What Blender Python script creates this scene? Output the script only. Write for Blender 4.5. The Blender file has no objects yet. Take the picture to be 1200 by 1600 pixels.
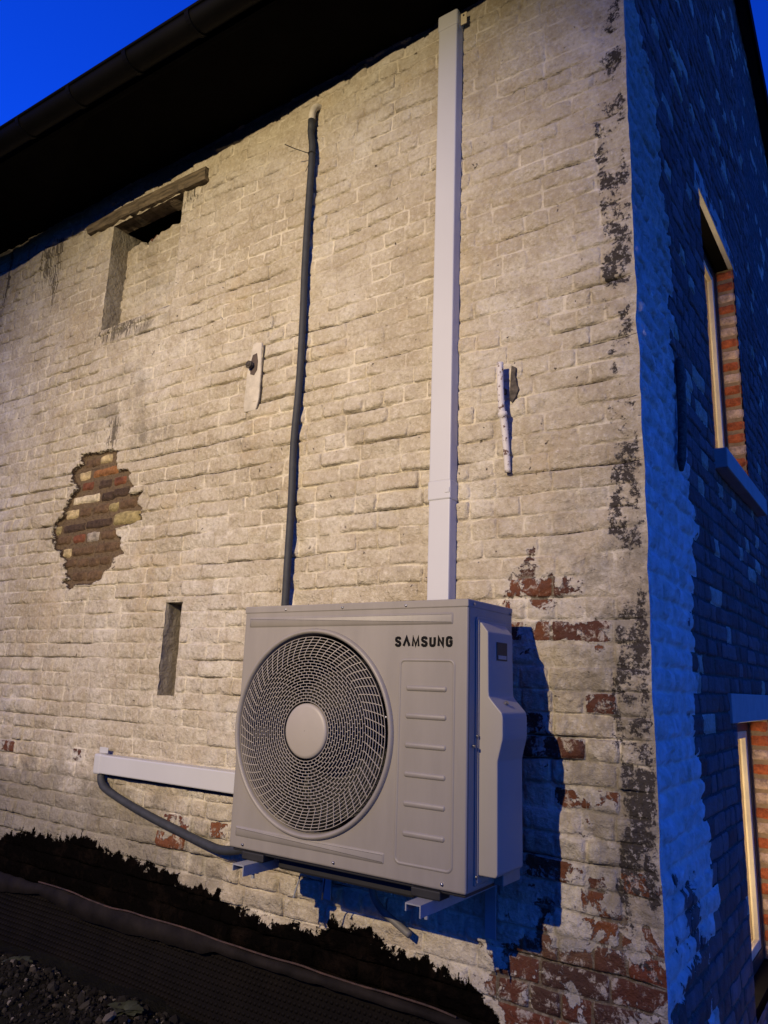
import bpy, bmesh, math
import numpy as np
from mathutils import Vector, Matrix

sc = bpy.context.scene
# ------------------------------------------------------------------ camera
YAW, PIT, ROL = -0.608, 0.223, 0.035
CAM = np.array([0.691, -2.502, 0.233]); FOC = 1183.18
_F = np.array([math.sin(YAW)*math.cos(PIT), math.cos(YAW)*math.cos(PIT), math.sin(PIT)])
_R = np.array([math.cos(YAW), -math.sin(YAW), 0.0]); _U = np.cross(_R, _F)
_R, _U = _R*math.cos(ROL)+_U*math.sin(ROL), -_R*math.sin(ROL)+_U*math.cos(ROL)
cd = bpy.data.cameras.new('camera'); cam = bpy.data.objects.new('camera', cd)
sc.collection.objects.link(cam); sc.camera = cam
m = Matrix.Identity(4)
for i in range(3):
    m[i][0] = _R[i]; m[i][1] = _U[i]; m[i][2] = -_F[i]; m[i][3] = CAM[i]
cam.matrix_world = m
cd.sensor_fit = 'VERTICAL'; cd.sensor_height = 36; cd.sensor_width = 27
cd.lens = 36*FOC/1600; cd.clip_start = 0.02; cd.clip_end = 500

# ------------------------------------------------------------------ dusk sky
w = bpy.data.worlds.new('World'); sc.world = w; w.use_nodes = True
nt = w.node_tree; nt.nodes.clear()
sk = nt.nodes.new('ShaderNodeTexSky'); sk.sky_type = 'NISHITA'; sk.sun_disc = False
sk.sun_elevation = math.radians(2.0); sk.sun_rotation = math.radians(100); sk.ozone_density = 4
mx = nt.nodes.new('ShaderNodeMix'); mx.data_type = 'RGBA'; mx.blend_type = 'MULTIPLY'
mx.inputs['Factor'].default_value = 1; mx.inputs[7].default_value = (0.26, 1.55, 7.3, 1)
bg = nt.nodes.new('ShaderNodeBackground'); bg.inputs[1].default_value = 0.12
wo = nt.nodes.new('ShaderNodeOutputWorld')
nt.links.new(sk.outputs[0], mx.inputs[6]); nt.links.new(mx.outputs[2], bg.inputs[0]); nt.links.new(bg.outputs[0], wo.inputs[0])

# ------------------------------------------------------------------ the flood lamp that lights the yard
LAMP = (-0.95, -6.0, 2.73)
ld = bpy.data.lights.new('yard_floodlight', 'SPOT'); ld.energy = 2550; ld.color = (1.0, 0.785, 0.48)
ld.shadow_soft_size = 0.025; ld.spot_size = math.radians(60); ld.spot_blend = 1.0
lo = bpy.data.objects.new('yard_floodlight', ld); sc.collection.objects.link(lo); lo.location = LAMP
lo.rotation_euler = (Vector((-2.15, 0, 1.0))-Vector(LAMP)).to_track_quat('-Z', 'Y').to_euler()

vs = sc.view_settings
vs.view_transform = 'Standard'; vs.look = 'None'; vs.gamma = 1; vs.exposure = 0.0; vs.use_curve_mapping = False

# ------------------------------------------------------------------ noise
def _h(ix, iy, s):
    with np.errstate(over='ignore'):
        a = (ix.astype(np.int64)*374761393 + iy.astype(np.int64)*668265263 + int(s)*1442695041) & 0xffffffff
        a = ((a ^ (a >> 13))*1274126177) & 0xffffffff
        a = ((a ^ (a >> 16))*2246822519) & 0xffffffff
    return ((a ^ (a >> 15)) & 0xffff)/32767.5 - 1.0
def noise(x, y, s=0):
    x = np.asarray(x, float); y = np.asarray(y, float)
    x, y = np.broadcast_arrays(x, y)
    ix = np.floor(x); iy = np.floor(y); fx = x-ix; fy = y-iy
    fx = fx*fx*(3-2*fx); fy = fy*fy*(3-2*fy)
    a = _h(ix, iy, s); b = _h(ix+1, iy, s); c = _h(ix, iy+1, s); d = _h(ix+1, iy+1, s)
    return (a*(1-fx)+b*fx)*(1-fy)+(c*(1-fx)+d*fx)*fy
def fbm(x, y, s=0, o=4, g=.5):
    r = 0; a = 1; t = 0
    for i in range(o):
        r = r+a*noise(x*2**i+i*7.3, y*2**i-i*3.1, s+i); t += a; a *= g
    return r/t
def sstep(a, b, x):
    t = np.clip((x-a)/(b-a), 0, 1); return t*t*(3-2*t)
rng = np.random.default_rng(7)

# ------------------------------------------------------------------ object helpers
def link(o):
    sc.collection.objects.link(o); return o
def mesh(name, V, F, mat=None, smooth=False, attrs=None):
    me = bpy.data.meshes.new(name)
    V = np.asarray(V, np.float32)
    if isinstance(F, np.ndarray) and F.ndim == 2:
        n = len(F); k = F.shape[1]
        me.vertices.add(len(V)); me.vertices.foreach_set('co', V.ravel())
        me.loops.add(n*k); me.loops.foreach_set('vertex_index', F.astype(np.int32).ravel())
        me.polygons.add(n); me.polygons.foreach_set('loop_start', np.arange(0, n*k, k, dtype=np.int32))
        me.update(calc_edges=True)
    else:
        me.from_pydata(V.tolist(), [], [list(f) for f in F])
    if smooth: me.shade_smooth()
    else: me.shade_flat()
    if attrs:
        for kx, a in attrs.items():
            at = me.attributes.new(kx, 'FLOAT', 'POINT'); at.data.foreach_set('value', np.asarray(a, np.float32))
    if mat: me.materials.append(mat)
    return me
def root(name, label, cat, loc, group=None):
    o = link(bpy.data.objects.new(name, None)); o.location = loc; o.empty_display_size = .1
    o['label'] = label; o['category'] = cat; o['base'] = list(loc)
    if group: o['group'] = group
    return o
def base(par):
    while par.parent: par = par.parent
    return np.array(par['base'])
def part(name, V, F, mat, par, smooth=False, attrs=None, kind=None, label=None):
    V = np.asarray(V, float)-base(par)
    o = link(bpy.data.objects.new(name, mesh(name, V, F, mat, smooth, attrs))); o.parent = par
    if kind: o['kind'] = kind
    if label: o['label'] = label
    return o
def bmdata(bm):
    bm.verts.index_update()
    V = [v.co[:] for v in bm.verts]; F = [[v.index for v in f.verts] for f in bm.faces]; bm.free(); return V, F
def join(lst):
    V = []; F = []
    for v, f in lst:
        k = len(V); V += [tuple(p) for p in v]; F += [[i+k for i in q] for q in f]
    return V, F
def box(lo, hi, bev=0, seg=2):
    bm = bmesh.new(); bmesh.ops.create_cube(bm, size=1)
    lo = Vector(lo); hi = Vector(hi)
    for v in bm.verts:
        v.co = Vector([(lo[i]+hi[i])/2+v.co[i]*(hi[i]-lo[i]) for i in range(3)])
    if bev: bmesh.ops.bevel(bm, geom=bm.edges[:], offset=bev, segments=seg, affect='EDGES', profile=.5)
    return bmdata(bm)
def extrude_poly(pts, axis, a, b, bev=0, seg=2):
    """closed 2-D outline extruded along an axis (0,1,2) from a to b"""
    bm = bmesh.new()
    def mk(p, t):
        return {0: (t, p[0], p[1]), 1: (p[0], t, p[1]), 2: (p[0], p[1], t)}[axis]
    A = [bm.verts.new(mk(p, a)) for p in pts]; B = [bm.verts.new(mk(p, b)) for p in pts]
    n = len(pts)
    bm.faces.new(A); bm.faces.new(B[::-1])
    for i in range(n): bm.faces.new([A[i], B[i], B[(i+1) % n], A[(i+1) % n]])
    bmesh.ops.recalc_face_normals(bm, faces=bm.faces[:])
    if bev: bmesh.ops.bevel(bm, geom=bm.edges[:], offset=bev, segments=seg, affect='EDGES', profile=.5)
    return bmdata(bm)
def spline(P, n=8):
    P = np.array(P, float); Q = np.vstack([2*P[0]-P[1], P, 2*P[-1]-P[-2]]); out = []
    for i in range(1, len(Q)-2):
        for t in np.arange(n)/n:
            a, b, c, d = Q[i-1], Q[i], Q[i+1], Q[i+2]
            out.append(.5*((2*b)+(-a+c)*t+(2*a-5*b+4*c-d)*t*t+(-a+3*b-3*c+d)*t**3))
    out.append(P[-1]); return np.array(out)
def tube(P, r, k=12, cap=True):
    P = np.array(P, float); n = len(P); r = np.broadcast_to(r, (n,))
    T = np.gradient(P, axis=0); T /= np.linalg.norm(T, axis=1)[:, None]
    up = np.array([.13, -.9, .4]); V = []
    for i in range(n):
        u = np.cross(T[i], up); u /= np.linalg.norm(u); w_ = np.cross(u, T[i]); up = w_
        for j in range(k):
            a = 2*math.pi*j/k; V.append(P[i]+r[i]*(math.cos(a)*u+math.sin(a)*w_))
    F = [[i*k+j, i*k+(j+1) % k, (i+1)*k+(j+1) % k, (i+1)*k+j] for i in range(n-1) for j in range(k)]
    if cap: F += [list(range(k))[::-1], [(n-1)*k+j for j in range(k)]]
    return V, F
def disc(c, r, axis_dir, depth, k=20, bev=0):
    """short cylinder along axis_dir from c"""
    a = np.array(axis_dir, float); a /= np.linalg.norm(a)
    return tube([np.array(c), np.array(c)+a*depth], r, k)
def grid(nx, ny):
    i = np.arange(nx-1)[None, :]; j = np.arange(ny-1)[:, None]; a = (j*nx+i).ravel()
    return np.stack([a, a+1, a+nx+1, a+nx], 1)

# ------------------------------------------------------------------ materials
class N:
    def __init__(s, name):
        s.m = bpy.data.materials.new(name); s.m.use_nodes = True; s.t = s.m.node_tree; s.t.nodes.clear()
        s.out = s.t.nodes.new('ShaderNodeOutputMaterial'); s.b = s.t.nodes.new('ShaderNodeBsdfPrincipled')
        s.t.links.new(s.b.outputs[0], s.out.inputs[0]); s.pos = None
    def set(s, i, v):
        if hasattr(v, 'is_linked') or isinstance(v, bpy.types.NodeSocket): s.t.links.new(v, i)
        else:
            if isinstance(v, tuple) and len(v) == 3 and i.type == 'RGBA': v = v+(1,)
            i.default_value = v
    def n(s, typ, **k):
        x = s.t.nodes.new(typ)
        for a, b in k.items(): setattr(x, a, b)
        return x
    def P(s):
        if not s.pos: s.pos = s.n('ShaderNodeNewGeometry').outputs['Position']
        return s.pos
    def vm(s, v, sx):
        x = s.n('ShaderNodeVectorMath', operation='MULTIPLY'); s.set(x.inputs[0], v); x.inputs[1].default_value = sx; return x.outputs[0]
    def vadd(s, a, b):
        x = s.n('ShaderNodeVectorMath', operation='ADD'); s.set(x.inputs[0], a); s.set(x.inputs[1], b); return x.outputs[0]
    def vscale(s, a, f):
        x = s.n('ShaderNodeVectorMath', operation='SCALE'); s.set(x.inputs[0], a); x.inputs[3].default_value = f; return x.outputs[0]
    def noise(s, scale, det=4, rough=.5, vec=None, dist=0, col=False):
        x = s.n('ShaderNodeTexNoise'); s.set(x.inputs['Vector'], vec or s.P()); x.inputs['Scale'].default_value = scale
        x.inputs['Detail'].default_value = det; x.inputs['Roughness'].default_value = rough; x.inputs['Distortion'].default_value = dist
        return x.outputs[1 if col else 0]
    def attr(s, nm):
        return s.n('ShaderNodeAttribute', attribute_name=nm).outputs['Fac']
    def ma(s, op, a, b=0.0, c=0.0, clamp=False):
        x = s.n('ShaderNodeMath', operation=op, use_clamp=clamp); s.set(x.inputs[0], a); s.set(x.inputs[1], b); s.set(x.inputs[2], c); return x.outputs[0]
    def mr(s, v, a, b, c=0.0, d=1.0):
        x = s.n('ShaderNodeMapRange'); s.set(x.inputs[0], v); x.inputs[1].default_value = a; x.inputs[2].default_value = b
        x.inputs[3].default_value = c; x.inputs[4].default_value = d; return x.outputs[0]
    def mix(s, f, a, b, mode='MIX'):
        x = s.n('ShaderNodeMix', data_type='RGBA', blend_type=mode); s.set(x.inputs[0], f); s.set(x.inputs[6], a); s.set(x.inputs[7], b); return x.outputs[2]
    def ramp(s, v, st, inter='LINEAR'):
        x = s.n('ShaderNodeValToRGB'); s.set(x.inputs[0], v); r = x.color_ramp; r.interpolation = inter
        while len(r.elements) < len(st): r.elements.new(1)
        for e, (p, c) in zip(r.elements, st): e.position = p; e.color = c+(1,)
        return x.outputs[0]
    def bump(s, h, dist, st=1.0, nrm=None):
        x = s.n('ShaderNodeBump'); s.set(x.inputs['Height'], h); x.inputs['Distance'].default_value = dist; x.inputs['Strength'].default_value = st
        if nrm: s.set(x.inputs['Normal'], nrm)
        return x.outputs[0]
    def fin(s, col, rough=.8, nrm=None, metal=0, spec=None):
        s.set(s.b.inputs['Base Color'], col); s.set(s.b.inputs['Roughness'], rough); s.b.inputs['Metallic'].default_value = metal
        if nrm: s.set(s.b.inputs['Normal'], nrm)
        if spec is not None: s.b.inputs['Specular IOR Level'].default_value = spec
        return s.m

def mat_wall():
    """old whitewash over brick: pk = brick face (1) or joint (0), rnd = one number per brick,
    pe = how far the paint has flaked, gr = grey lime/mould strip, bt = bitumen coat, pa = hacked-off patch, st = water runs"""
    s = N('whitewashed_brick'); pk = s.attr('pk'); rnd = s.attr('rnd')
    warp = s.vscale(s.noise(30, 3, .6, col=True), .012)
    P2 = s.vadd(s.P(), warp)
    big = s.noise(1.3, 4, .6); mid = s.noise(9, 5, .6); fin = s.noise(60, 5, .65); mic = s.noise(260, 3, .6)
    c = s.ramp(big, [(.30, (.34, .29, .20)), (.5, (.48, .435, .34)), (.7, (.56, .53, .47))])
    c = s.mix(s.mr(mid, .40, .70, 0, .65), c, (.33, .27, .185))
    c = s.mix(s.mr(fin, .52, .70, 0, .5), c, (.72, .68, .60))
    c = s.mix(s.mr(fin, .47, .33, 0, .5), c, (.23, .19, .135))
    # joints darkened: dirt, with crevice shade painted into the colour
    jd = s.ma('MULTIPLY', s.mr(pk, .55, .0, 0, 1), s.mr(s.noise(7, 5, .7), .45, .66, 0.0, .8))
    c = s.mix(s.ma('MULTIPLY', jd, .55), c, (.20, .16, .11))
    rim_ = s.ma('MULTIPLY', s.mr(pk, .5, .1, 0, 1), s.mr(s.noise(6, 3, .6), .56, .42, 0, .8))
    c = s.mix(rim_, c, (.66, .61, .50))
    crk = s.mr(s.ma('ADD', s.attr('cr'), s.ma('MULTIPLY', s.ma('SUBTRACT', s.noise(70, 4, .6), .5), .7)), .86, 1.05, 0, 1)
    c = s.mix(s.ma('MULTIPLY', crk, .8), c, (.085, .06, .04))
    c = s.mix(s.mr(rnd, 0, 1, 0, .28), c, (.34, .285, .21))
    c = s.mix(s.mr(s.noise(3.5, 7, .75), .52, .72, 0, .6), c, (.27, .225, .16))
    c = s.mix(s.mr(s.noise(2.2, 7, .72, dist=.5), .55, .72, 0, .45), c, (.44, .335, .19))
    c = s.mix(s.mr(s.noise(5.5, 8, .75), .58, .66, 0, .45), c, (.22, .185, .14))
    # small pits and specks
    sp = s.mr(s.noise(34, 2, .5, dist=.6), .735, .765, 0, 1)
    c = s.mix(s.ma('MULTIPLY', sp, .8), c, (.05, .035, .025))
    # water runs
    stn = s.noise(1, 3, .6, vec=s.vm(P2, (75, 75, 2.2)))
    stm = s.ma('MULTIPLY', s.mr(s.ma('ADD', stn, s.ma('MULTIPLY', s.attr('st'), .25)), .63, .75, 0, .85), s.mr(s.attr('st'), 0.02, .4, 0, 1))
    c = s.mix(stm, c, (.06, .05, .035))
    grime_shade = s.mr(s.ma('ADD', s.noise(5, 8, .75, vec=P2), s.ma('MULTIPLY', s.attr('mo'), .3)), .58, .72, 0, .65)
    c = s.mix(s.ma('MULTIPLY', grime_shade, s.mr(s.attr('mo'), 0, .5)), c, (.13, .115, .085))
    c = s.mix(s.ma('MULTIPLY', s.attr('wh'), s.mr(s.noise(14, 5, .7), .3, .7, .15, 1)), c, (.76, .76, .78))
    # flaked paint shows the brick
    fl = s.noise(9, 10, .66, vec=P2, dist=.35)
    pv = s.ma('ADD', fl, s.attr('pe'))
    pm = s.mr(pv, .595, .61, 0, 1)
    halo = s.mr(pv, .50, .60, 0, .4)
    c = s.mix(halo, c, (.47, .45, .42))
    bc = s.ramp(rnd, [(0, (.15, .040, .016)), (.25, (.075, .028, .016)), (.45, (.17, .058, .020)), (.6, (.045, .024, .018)), (.8, (.10, .042, .024)), (1, (.13, .07, .038))])
    bc = s.mix(s.mr(s.noise(24, 6, .7), .4, .75, 0, .65), bc, (.07, .035, .025))
    bc = s.mix(s.mr(s.noise(50, 4, .7), .60, .72, 0, .55), bc, (.33, .27, .2))
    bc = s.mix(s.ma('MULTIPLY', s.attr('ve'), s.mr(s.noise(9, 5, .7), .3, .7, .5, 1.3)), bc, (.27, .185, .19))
    mc = s.mix(mid, (.17, .135, .09), (.075, .055, .038)); mc = s.mix(s.mr(fin, .5, .62, 0, .5), mc, (.30, .27, .22))
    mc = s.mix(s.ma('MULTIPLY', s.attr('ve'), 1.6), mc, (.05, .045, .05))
    lime = s.mr(s.noise(20, 8, .75, vec=P2, dist=.4), .53, .60, 0, .85)
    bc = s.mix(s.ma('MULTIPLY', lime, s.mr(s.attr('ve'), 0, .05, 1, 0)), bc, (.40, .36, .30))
    sub = s.mix(s.mr(pk, .25, .5, 0, 1), mc, bc)
    c = s.mix(pm, c, sub)
    # grey lime and mould where the corner paint has gone
    gv = s.ma('ADD', s.noise(15, 10, .78, vec=P2), s.attr('gr'))
    gm = s.mr(gv, .585, .61, 0, 1)
    gc = s.mix(mid, (.022, .018, .015), (.065, .056, .047)); gc = s.mix(s.mr(fin, .56, .62), gc, (.30, .28, .25))
    c = s.mix(gm, c, gc)
    # hacked-off patch: brown bedding mortar
    pav = s.ma('ADD', s.attr('pa'), s.ma('MULTIPLY', s.ma('SUBTRACT', s.noise(40, 6, .75), .5), 2.4))
    pam = s.mr(pav, -.08, .08, 0, 1)
    pc = s.mix(mid, (.09, .062, .034), (.16, .115, .066)); pc = s.mix(s.mr(fin, .5, .7), pc, (.06, .035, .018))
    rim = s.ma('MULTIPLY', s.mr(pav, -.15, .1), s.mr(pav, .6, .2))
    pc = s.mix(rim, pc, (.035, .02, .01))
    c = s.mix(pam, c, pc)
    # brushed bitumen coat along the wall foot
    bn = s.noise(1, 8, .72, vec=s.vm(P2, (17, 17, 13)))
    btv = s.ma('ADD', s.attr('bt'), s.ma('MULTIPLY', s.ma('SUBTRACT', bn, .5), 4.8))
    bm_ = s.mr(btv, -.05, .05, 0, 1)
    btc = s.mix(s.mr(s.noise(7, 6, .7), .5, .8), (.0025, .002, .0018), (.012, .008, .006))
    c = s.mix(bm_, c, btc)
    lump = s.noise(24, 4, .6, vec=P2)
    h = s.ma('ADD', s.ma('MULTIPLY', fin, .75), s.ma('MULTIPLY', mic, .2))
    h = s.ma('ADD', h, s.ma('MULTIPLY', lump, 1.8)); h = s.ma('SUBTRACT', h, s.ma('MULTIPLY', crk, .6))
    h = s.ma('SUBTRACT', h, s.ma('MULTIPLY', pm, .35)); h = s.ma('SUBTRACT', h, s.ma('MULTIPLY', gm, .15))
    h = s.ma('SUBTRACT', h, s.ma('MULTIPLY', sp, .8)); h = s.ma('SUBTRACT', h, s.ma('MULTIPLY', pam, .9))
    sp_ = s.ma('MULTIPLY', s.ma('SUBTRACT', 1, bm_), .25)
    s.t.links.new(sp_, s.b.inputs['Specular IOR Level'])
    return s.fin(c, s.mix(bm_, (.78, .78, .78), (.95, .95, .95)), s.bump(h, .0105, 1))
def mat_simple(name, col, rough=.5, metal=0, var=.25, sc_=20, bump=.0, bs=80, spec=None, stretch=None):
    s = N(name); v = s.vm(s.P(), stretch) if stretch else None
    n1 = s.noise(sc_, 5, .6, vec=v)
    dk = tuple(x*(1-var) for x in col); lt = tuple(min(1, x*(1+var*.6)) for x in col)
    c = s.mix(s.mr(n1, .3, .7), dk, lt)
    nm = s.bump(s.noise(bs, 3, .6, vec=v), bump, 1) if bump else None
    return s.fin(c, rough, nm, metal, spec)
M = {}
M['wall'] = mat_wall()
M['ac'] = mat_simple('cream_powder_coated_steel', (.225, .208, .185), .45, 0, .10, 3, .0004, 300, stretch=(5, 5, 1))
M['acside'] = mat_simple('cream_plastic_cover', (.26, .245, .225), .5, 0, .04, 6, .0003, 700)
M['grille'] = mat_simple('cream_plastic_grille', (.30, .275, .24), .5, 0, .04)
M['dark'] = mat_simple('dark_inside', (.012, .012, .013), .6)
M['fan'] = mat_simple('dark_fan_plastic', (.008, .008, .009), .6, spec=.2)
M['screw'] = mat_simple('steel_screw', (.35, .35, .36), .35, 1)
M['ink'] = mat_simple('black_print', (.003, .003, .003), .6, spec=.1)
M['duct'] = mat_simple('white_pvc', (.455, .46, .475), .38, 0, .04, 3)
M['foam'] = mat_simple('black_pipe_insulation', (.028, .031, .036), .7, 0, .3, 30, .001, 300)
M['steel'] = mat_simple('galvanised_bracket', (.33, .34, .36), .45, .3, .15, 15)
M['rubber'] = mat_simple('black_rubber', (.01, .01, .01), .7)
M['grtube'] = mat_simple('grey_hose', (.12, .115, .11), .6, 0, .3, 20)
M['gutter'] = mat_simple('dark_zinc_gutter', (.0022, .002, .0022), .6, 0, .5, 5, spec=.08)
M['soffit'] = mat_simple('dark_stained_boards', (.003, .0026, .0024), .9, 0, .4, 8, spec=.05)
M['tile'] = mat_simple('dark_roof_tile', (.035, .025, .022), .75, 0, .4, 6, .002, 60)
M['wood'] = mat_simple('weathered_wood', (.13, .10, .065), .9, 0, .85, 9, .006, 30, stretch=(.5, 3, 6))
M['conc'] = mat_simple('concrete_lintel', (.34, .33, .31), .85, 0, .12, 12, .001, 150)
M['frame'] = mat_simple('dark_window_frame', (.02, .019, .018), .45, 0, .2)
M['cream'] = mat_simple('cream_painted_wood', (.55, .48, .33), .5, 0, .15, 14)
M['room'] = mat_simple('room_plaster', (.62, .55, .42), .9, 0, .05, 3)
M['strip'] = mat_simple('grey_brown_edge_strip', (.012, .0095, .008), .8, 0, .5, 10, .002, 60, spec=.1)
M['edge'] = mat_simple('rusty_edge', (.045, .022, .014), .8, 0, .8, 25)
M['membrane'] = mat_simple('black_dimple_sheet', (.0050, .0036, .0026), .75, 0, .4, 8, spec=.1)
M['leaf'] = mat_simple('dull_green_leaf', (.03, .034, .014), .6, 0, .4, 25)
M['dryleaf'] = mat_simple('dry_leaf', (.05, .036, .024), .7, 0, .4, 25)
M['stone'] = mat_simple('loose_stone', (.010, .009, .008), .9, 0, .8, 9, .003, 60, spec=.1)
def mat_stones():
    s = N('mixed_pebbles'); g_ = s.n('ShaderNodeNewGeometry').outputs['Random Per Island']
    c = s.ramp(g_, [(0, (.006, .005, .004)), (.6, (.012, .010, .008)), (.86, (.02, .018, .014)), (.94, (.05, .042, .034)), (1, (.16, .14, .12))])
    return s.fin(c, .9, s.bump(s.noise(70, 4), .003, 1), spec=.1)
M['pebble'] = mat_stones()
M['rust'] = mat_simple('rusty_iron', (.07, .058, .05), .85, 0, .8, 60, .003, 120)
def mat_painted_iron():
    s = N('flaking_painted_iron'); n1 = s.noise(45, 6, .7)
    c = s.mix(s.mr(n1, .55, .58), (.55, .52, .50), (.10, .05, .035)); c = s.mix(s.mr(s.noise(20, 2), .66, .68), c, (.35, .11, .06))
    return s.fin(c, .7, s.bump(n1, .004, 1))
M['iron'] = mat_painted_iron()
def mat_soil():
    s = N('dark_soil'); n1 = s.noise(6, 8, .7); n2 = s.noise(55, 6, .7)
    c = s.mix(s.mr(n1, .35, .7), (.004, .0035, .0025), (.013, .012, .006)); c = s.mix(s.mr(n2, .58, .72), c, (.024, .02, .016))
    return s.fin(c, .95, s.bump(n2, .02, 1))
M['soil'] = mat_soil(); M['soil'].node_tree.nodes['Principled BSDF'].inputs['Specular IOR Level'].default_value = .1
def mat_ground():
    s = N('gravel_ground'); v = s.n('ShaderNodeTexVoronoi'); s.set(v.inputs['Vector'], s.P()); v.inputs['Scale'].default_value = 45
    c = s.mix(s.noise(3, 5), (.20, .18, .15), (.36, .33, .28)); c = s.mix(s.mr(v.outputs['Distance'], 0, .6, 0, .6), c, (.04, .035, .03))
    return s.fin(c, .9, s.bump(v.outputs['Distance'], .01, 1))
M['ground'] = mat_ground()
def mat_brick(nm, col):
    s = N(nm); n1 = s.noise(28, 7, .7); n2 = s.noise(90, 4, .6)
    c = s.mix(s.mr(n1, .35, .7), tuple(x*.45 for x in col), tuple(min(1, x*1.25) for x in col)); c = s.mix(s.mr(n2, .6, .75, 0, .5), c, (.22, .17, .11))
    return s.fin(c, .9, s.bump(s.ma('ADD', n1, n2), .006, 1), spec=.2)
PBM = {'c': mat_brick('cream_stone', (.50, .40, .22)), 'w': mat_brick('pale_stone', (.62, .54, .38)), 'y': mat_brick('yellow_stone', (.33, .27, .125)),
       'o': mat_brick('orange_brick', (.27, .125, .05)), 'r': mat_brick('red_brick', (.17, .065, .035)), 'd': mat_brick('burnt_brick', (.07, .046, .032)),
       'b': mat_brick('brown_brick', (.13, .082, .046)), 'g': mat_brick('speckled_brick', (.33, .29, .24)),
       'R': mat_brick('orange_red_brick', (.38, .10, .035)), 'W': mat_brick('limed_brick', (.50, .36, .26))}
def mat_glass():
    s = N('window_glass'); s.t.nodes.remove(s.b)
    tr = s.n('ShaderNodeBsdfTransparent'); gl = s.n('ShaderNodeBsdfGlossy'); gl.inputs['Roughness'].default_value = .02
    fr = s.n('ShaderNodeFresnel'); fr.inputs[0].default_value = 1.3; mx_ = s.n('ShaderNodeMixShader')
    s.t.links.new(fr.outputs[0], mx_.inputs[0]); s.t.links.new(tr.outputs[0], mx_.inputs[1]); s.t.links.new(gl.outputs[0], mx_.inputs[2])
    s.t.links.new(mx_.outputs[0], s.out.inputs[0]); return s.m
M['glass'] = mat_glass()

# ================================================================== THE HOUSE
GZ = -1.2
house = root('house', 'old whitewashed brick house with a dark eave, seen at its corner at dusk', 'house', (0, 0, GZ))
CO = .0765; Z0 = .008
PATCH = np.array([(-3.227, 1.491), (-3.096, 1.479), (-2.938, 1.478), (-2.892, 1.461), (-2.89, 1.402), (-2.876, 1.35), (-2.791, 1.345), (-2.754, 1.318), (-2.76, 1.273), (-2.723, 1.239), (-2.747, 1.197), (-2.684, 1.195), (-2.631, 1.201), (-2.675, 1.167), (-2.664, 1.131), (-2.605, 1.095), (-2.637, 1.075), (-2.618, 1.038), (-2.718, 1.024), (-2.835, 1.011), (-2.818, 0.968), (-2.769, 0.952), (-2.774, 0.906), (-2.745, 0.866), (-2.823, 0.845), (-2.833, 0.799), (-2.894, 0.773), (-2.9, 0.733), (-2.986, 0.71), (-3.133, 0.711), (-3.188, 0.686), (-3.225, 0.718), (-3.277, 0.745), (-3.218, 0.754), (-3.269, 0.799), (-3.275, 0.855), (-3.325, 0.89), (-3.338, 0.925), (-3.387, 0.932), (-3.403, 1.003), (-3.445, 1.045), (-3.413, 1.094), (-3.339, 1.125), (-3.333, 1.17), (-3.294, 1.236), (-3.23, 1.281), (-3.283, 1.332), (-3.305, 1.387), (-3.279, 1.417), (-3.214, 1.427)])
def poly_sd(x, z, P):
    """signed distance, positive inside"""
    d = np.full(x.shape, 1e9); ins = np.zeros(x.shape, bool); n = len(P)
    for i in range(n):
        a = P[i]; b = P[(i+1) % n]; e = b-a
        wx = x-a[0]; wz = z-a[1]; t = np.clip((wx*e[0]+wz*e[1])/(e@e), 0, 1)
        d = np.minimum(d, (wx-e[0]*t)**2+(wz-e[1]*t)**2)
        c = (a[1] > z) != (b[1] > z)
        with np.errstate(divide='ignore', invalid='ignore'):
            xx = (b[0]-a[0])*(z-a[1])/(b[1]-a[1]+1e-12)+a[0]
        ins ^= c & (x < xx)
    return np.where(ins, 1, -1)*np.sqrt(d)
# front: openings (x0,x1,z0,z1): slot, blocked hatch under the eave, anchor pocket
F_OPEN = [(-2.350, -2.228, .142, .590), (-3.195, -2.545, 2.27, 2.985)]
S_OPEN = [(1.27, 2.20, 1.385, 2.83), (1.34, 2.27, -1.10, .112)]
EXPB = [(-0.252, 0.425), (-0.36, 0.115), (-0.391, 0.421), (-0.315, 0.051), (-0.3, -0.114), (-0.202, 0.207), (-0.247, -0.342), (-0.251, -0.509), (-0.077, -0.351), (-0.065, -0.525), (-3.545, -0.163), (-2.877, -0.211), (-2.165, -0.376), (-2.036, -0.382), (-1.913, -0.386), (-0.308, -0.755), (-0.146, -0.664), (-3.643, -0.17), (-2.24, -0.468)]
BLOB = [(-0.401, 0.717, .035, .2), (-0.146, 0.64, .05, .15), (-0.311, 0.591, .06, .17), (-0.237, 0.605, .06, .17), (-0.426, 0.591, .07, .15), (-0.258, 0.127, 0.04, .15),
        (-0.176, 0.357, 0.05, .13), (-0.263, -0.62, 0.2, .10), (-0.08, -0.58, 0.15, .15), (-0.65, -0.68, 0.12, .12), (-0.413, -0.70, 0.15, .12), (-0.116, 2.723, 0.045, .22), (-0.206, 2.59, 0.04, .17),
        (-2.853, -0.194, 0.07, .15), (-3.371, -0.219, 0.05, .14), (-2.757, -0.278, 0.06, .15), (-2.034, -0.401, 0.16, .14), (-2.262, -0.47, 0.06, .12), (-1.271, -0.76, 0.12, .12), (-.35, .42, .12, .10), (-3.2, .55, .06, .1), (-2.9, .62, .05, .1), (-.203, 1.566, .035, .15), (-.17, 2.0, .03, .12), (-.33, 2.75, .03, .12), (-1.65, 3.08, .04, .12), (-3.05, .60, .05, .13), (-3.3, .68, .05, .14), (-2.62, 1.02, .03, .14), (-2.2, .05, .03, .12), (-.5, .62, .05, .14), (-.30, .50, .12, .07), (-.42, .60, .10, .08), (-.33, .02, .10, .05), (-.30, -.20, .12, .06), (-.28, -.40, .12, .07)]
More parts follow.
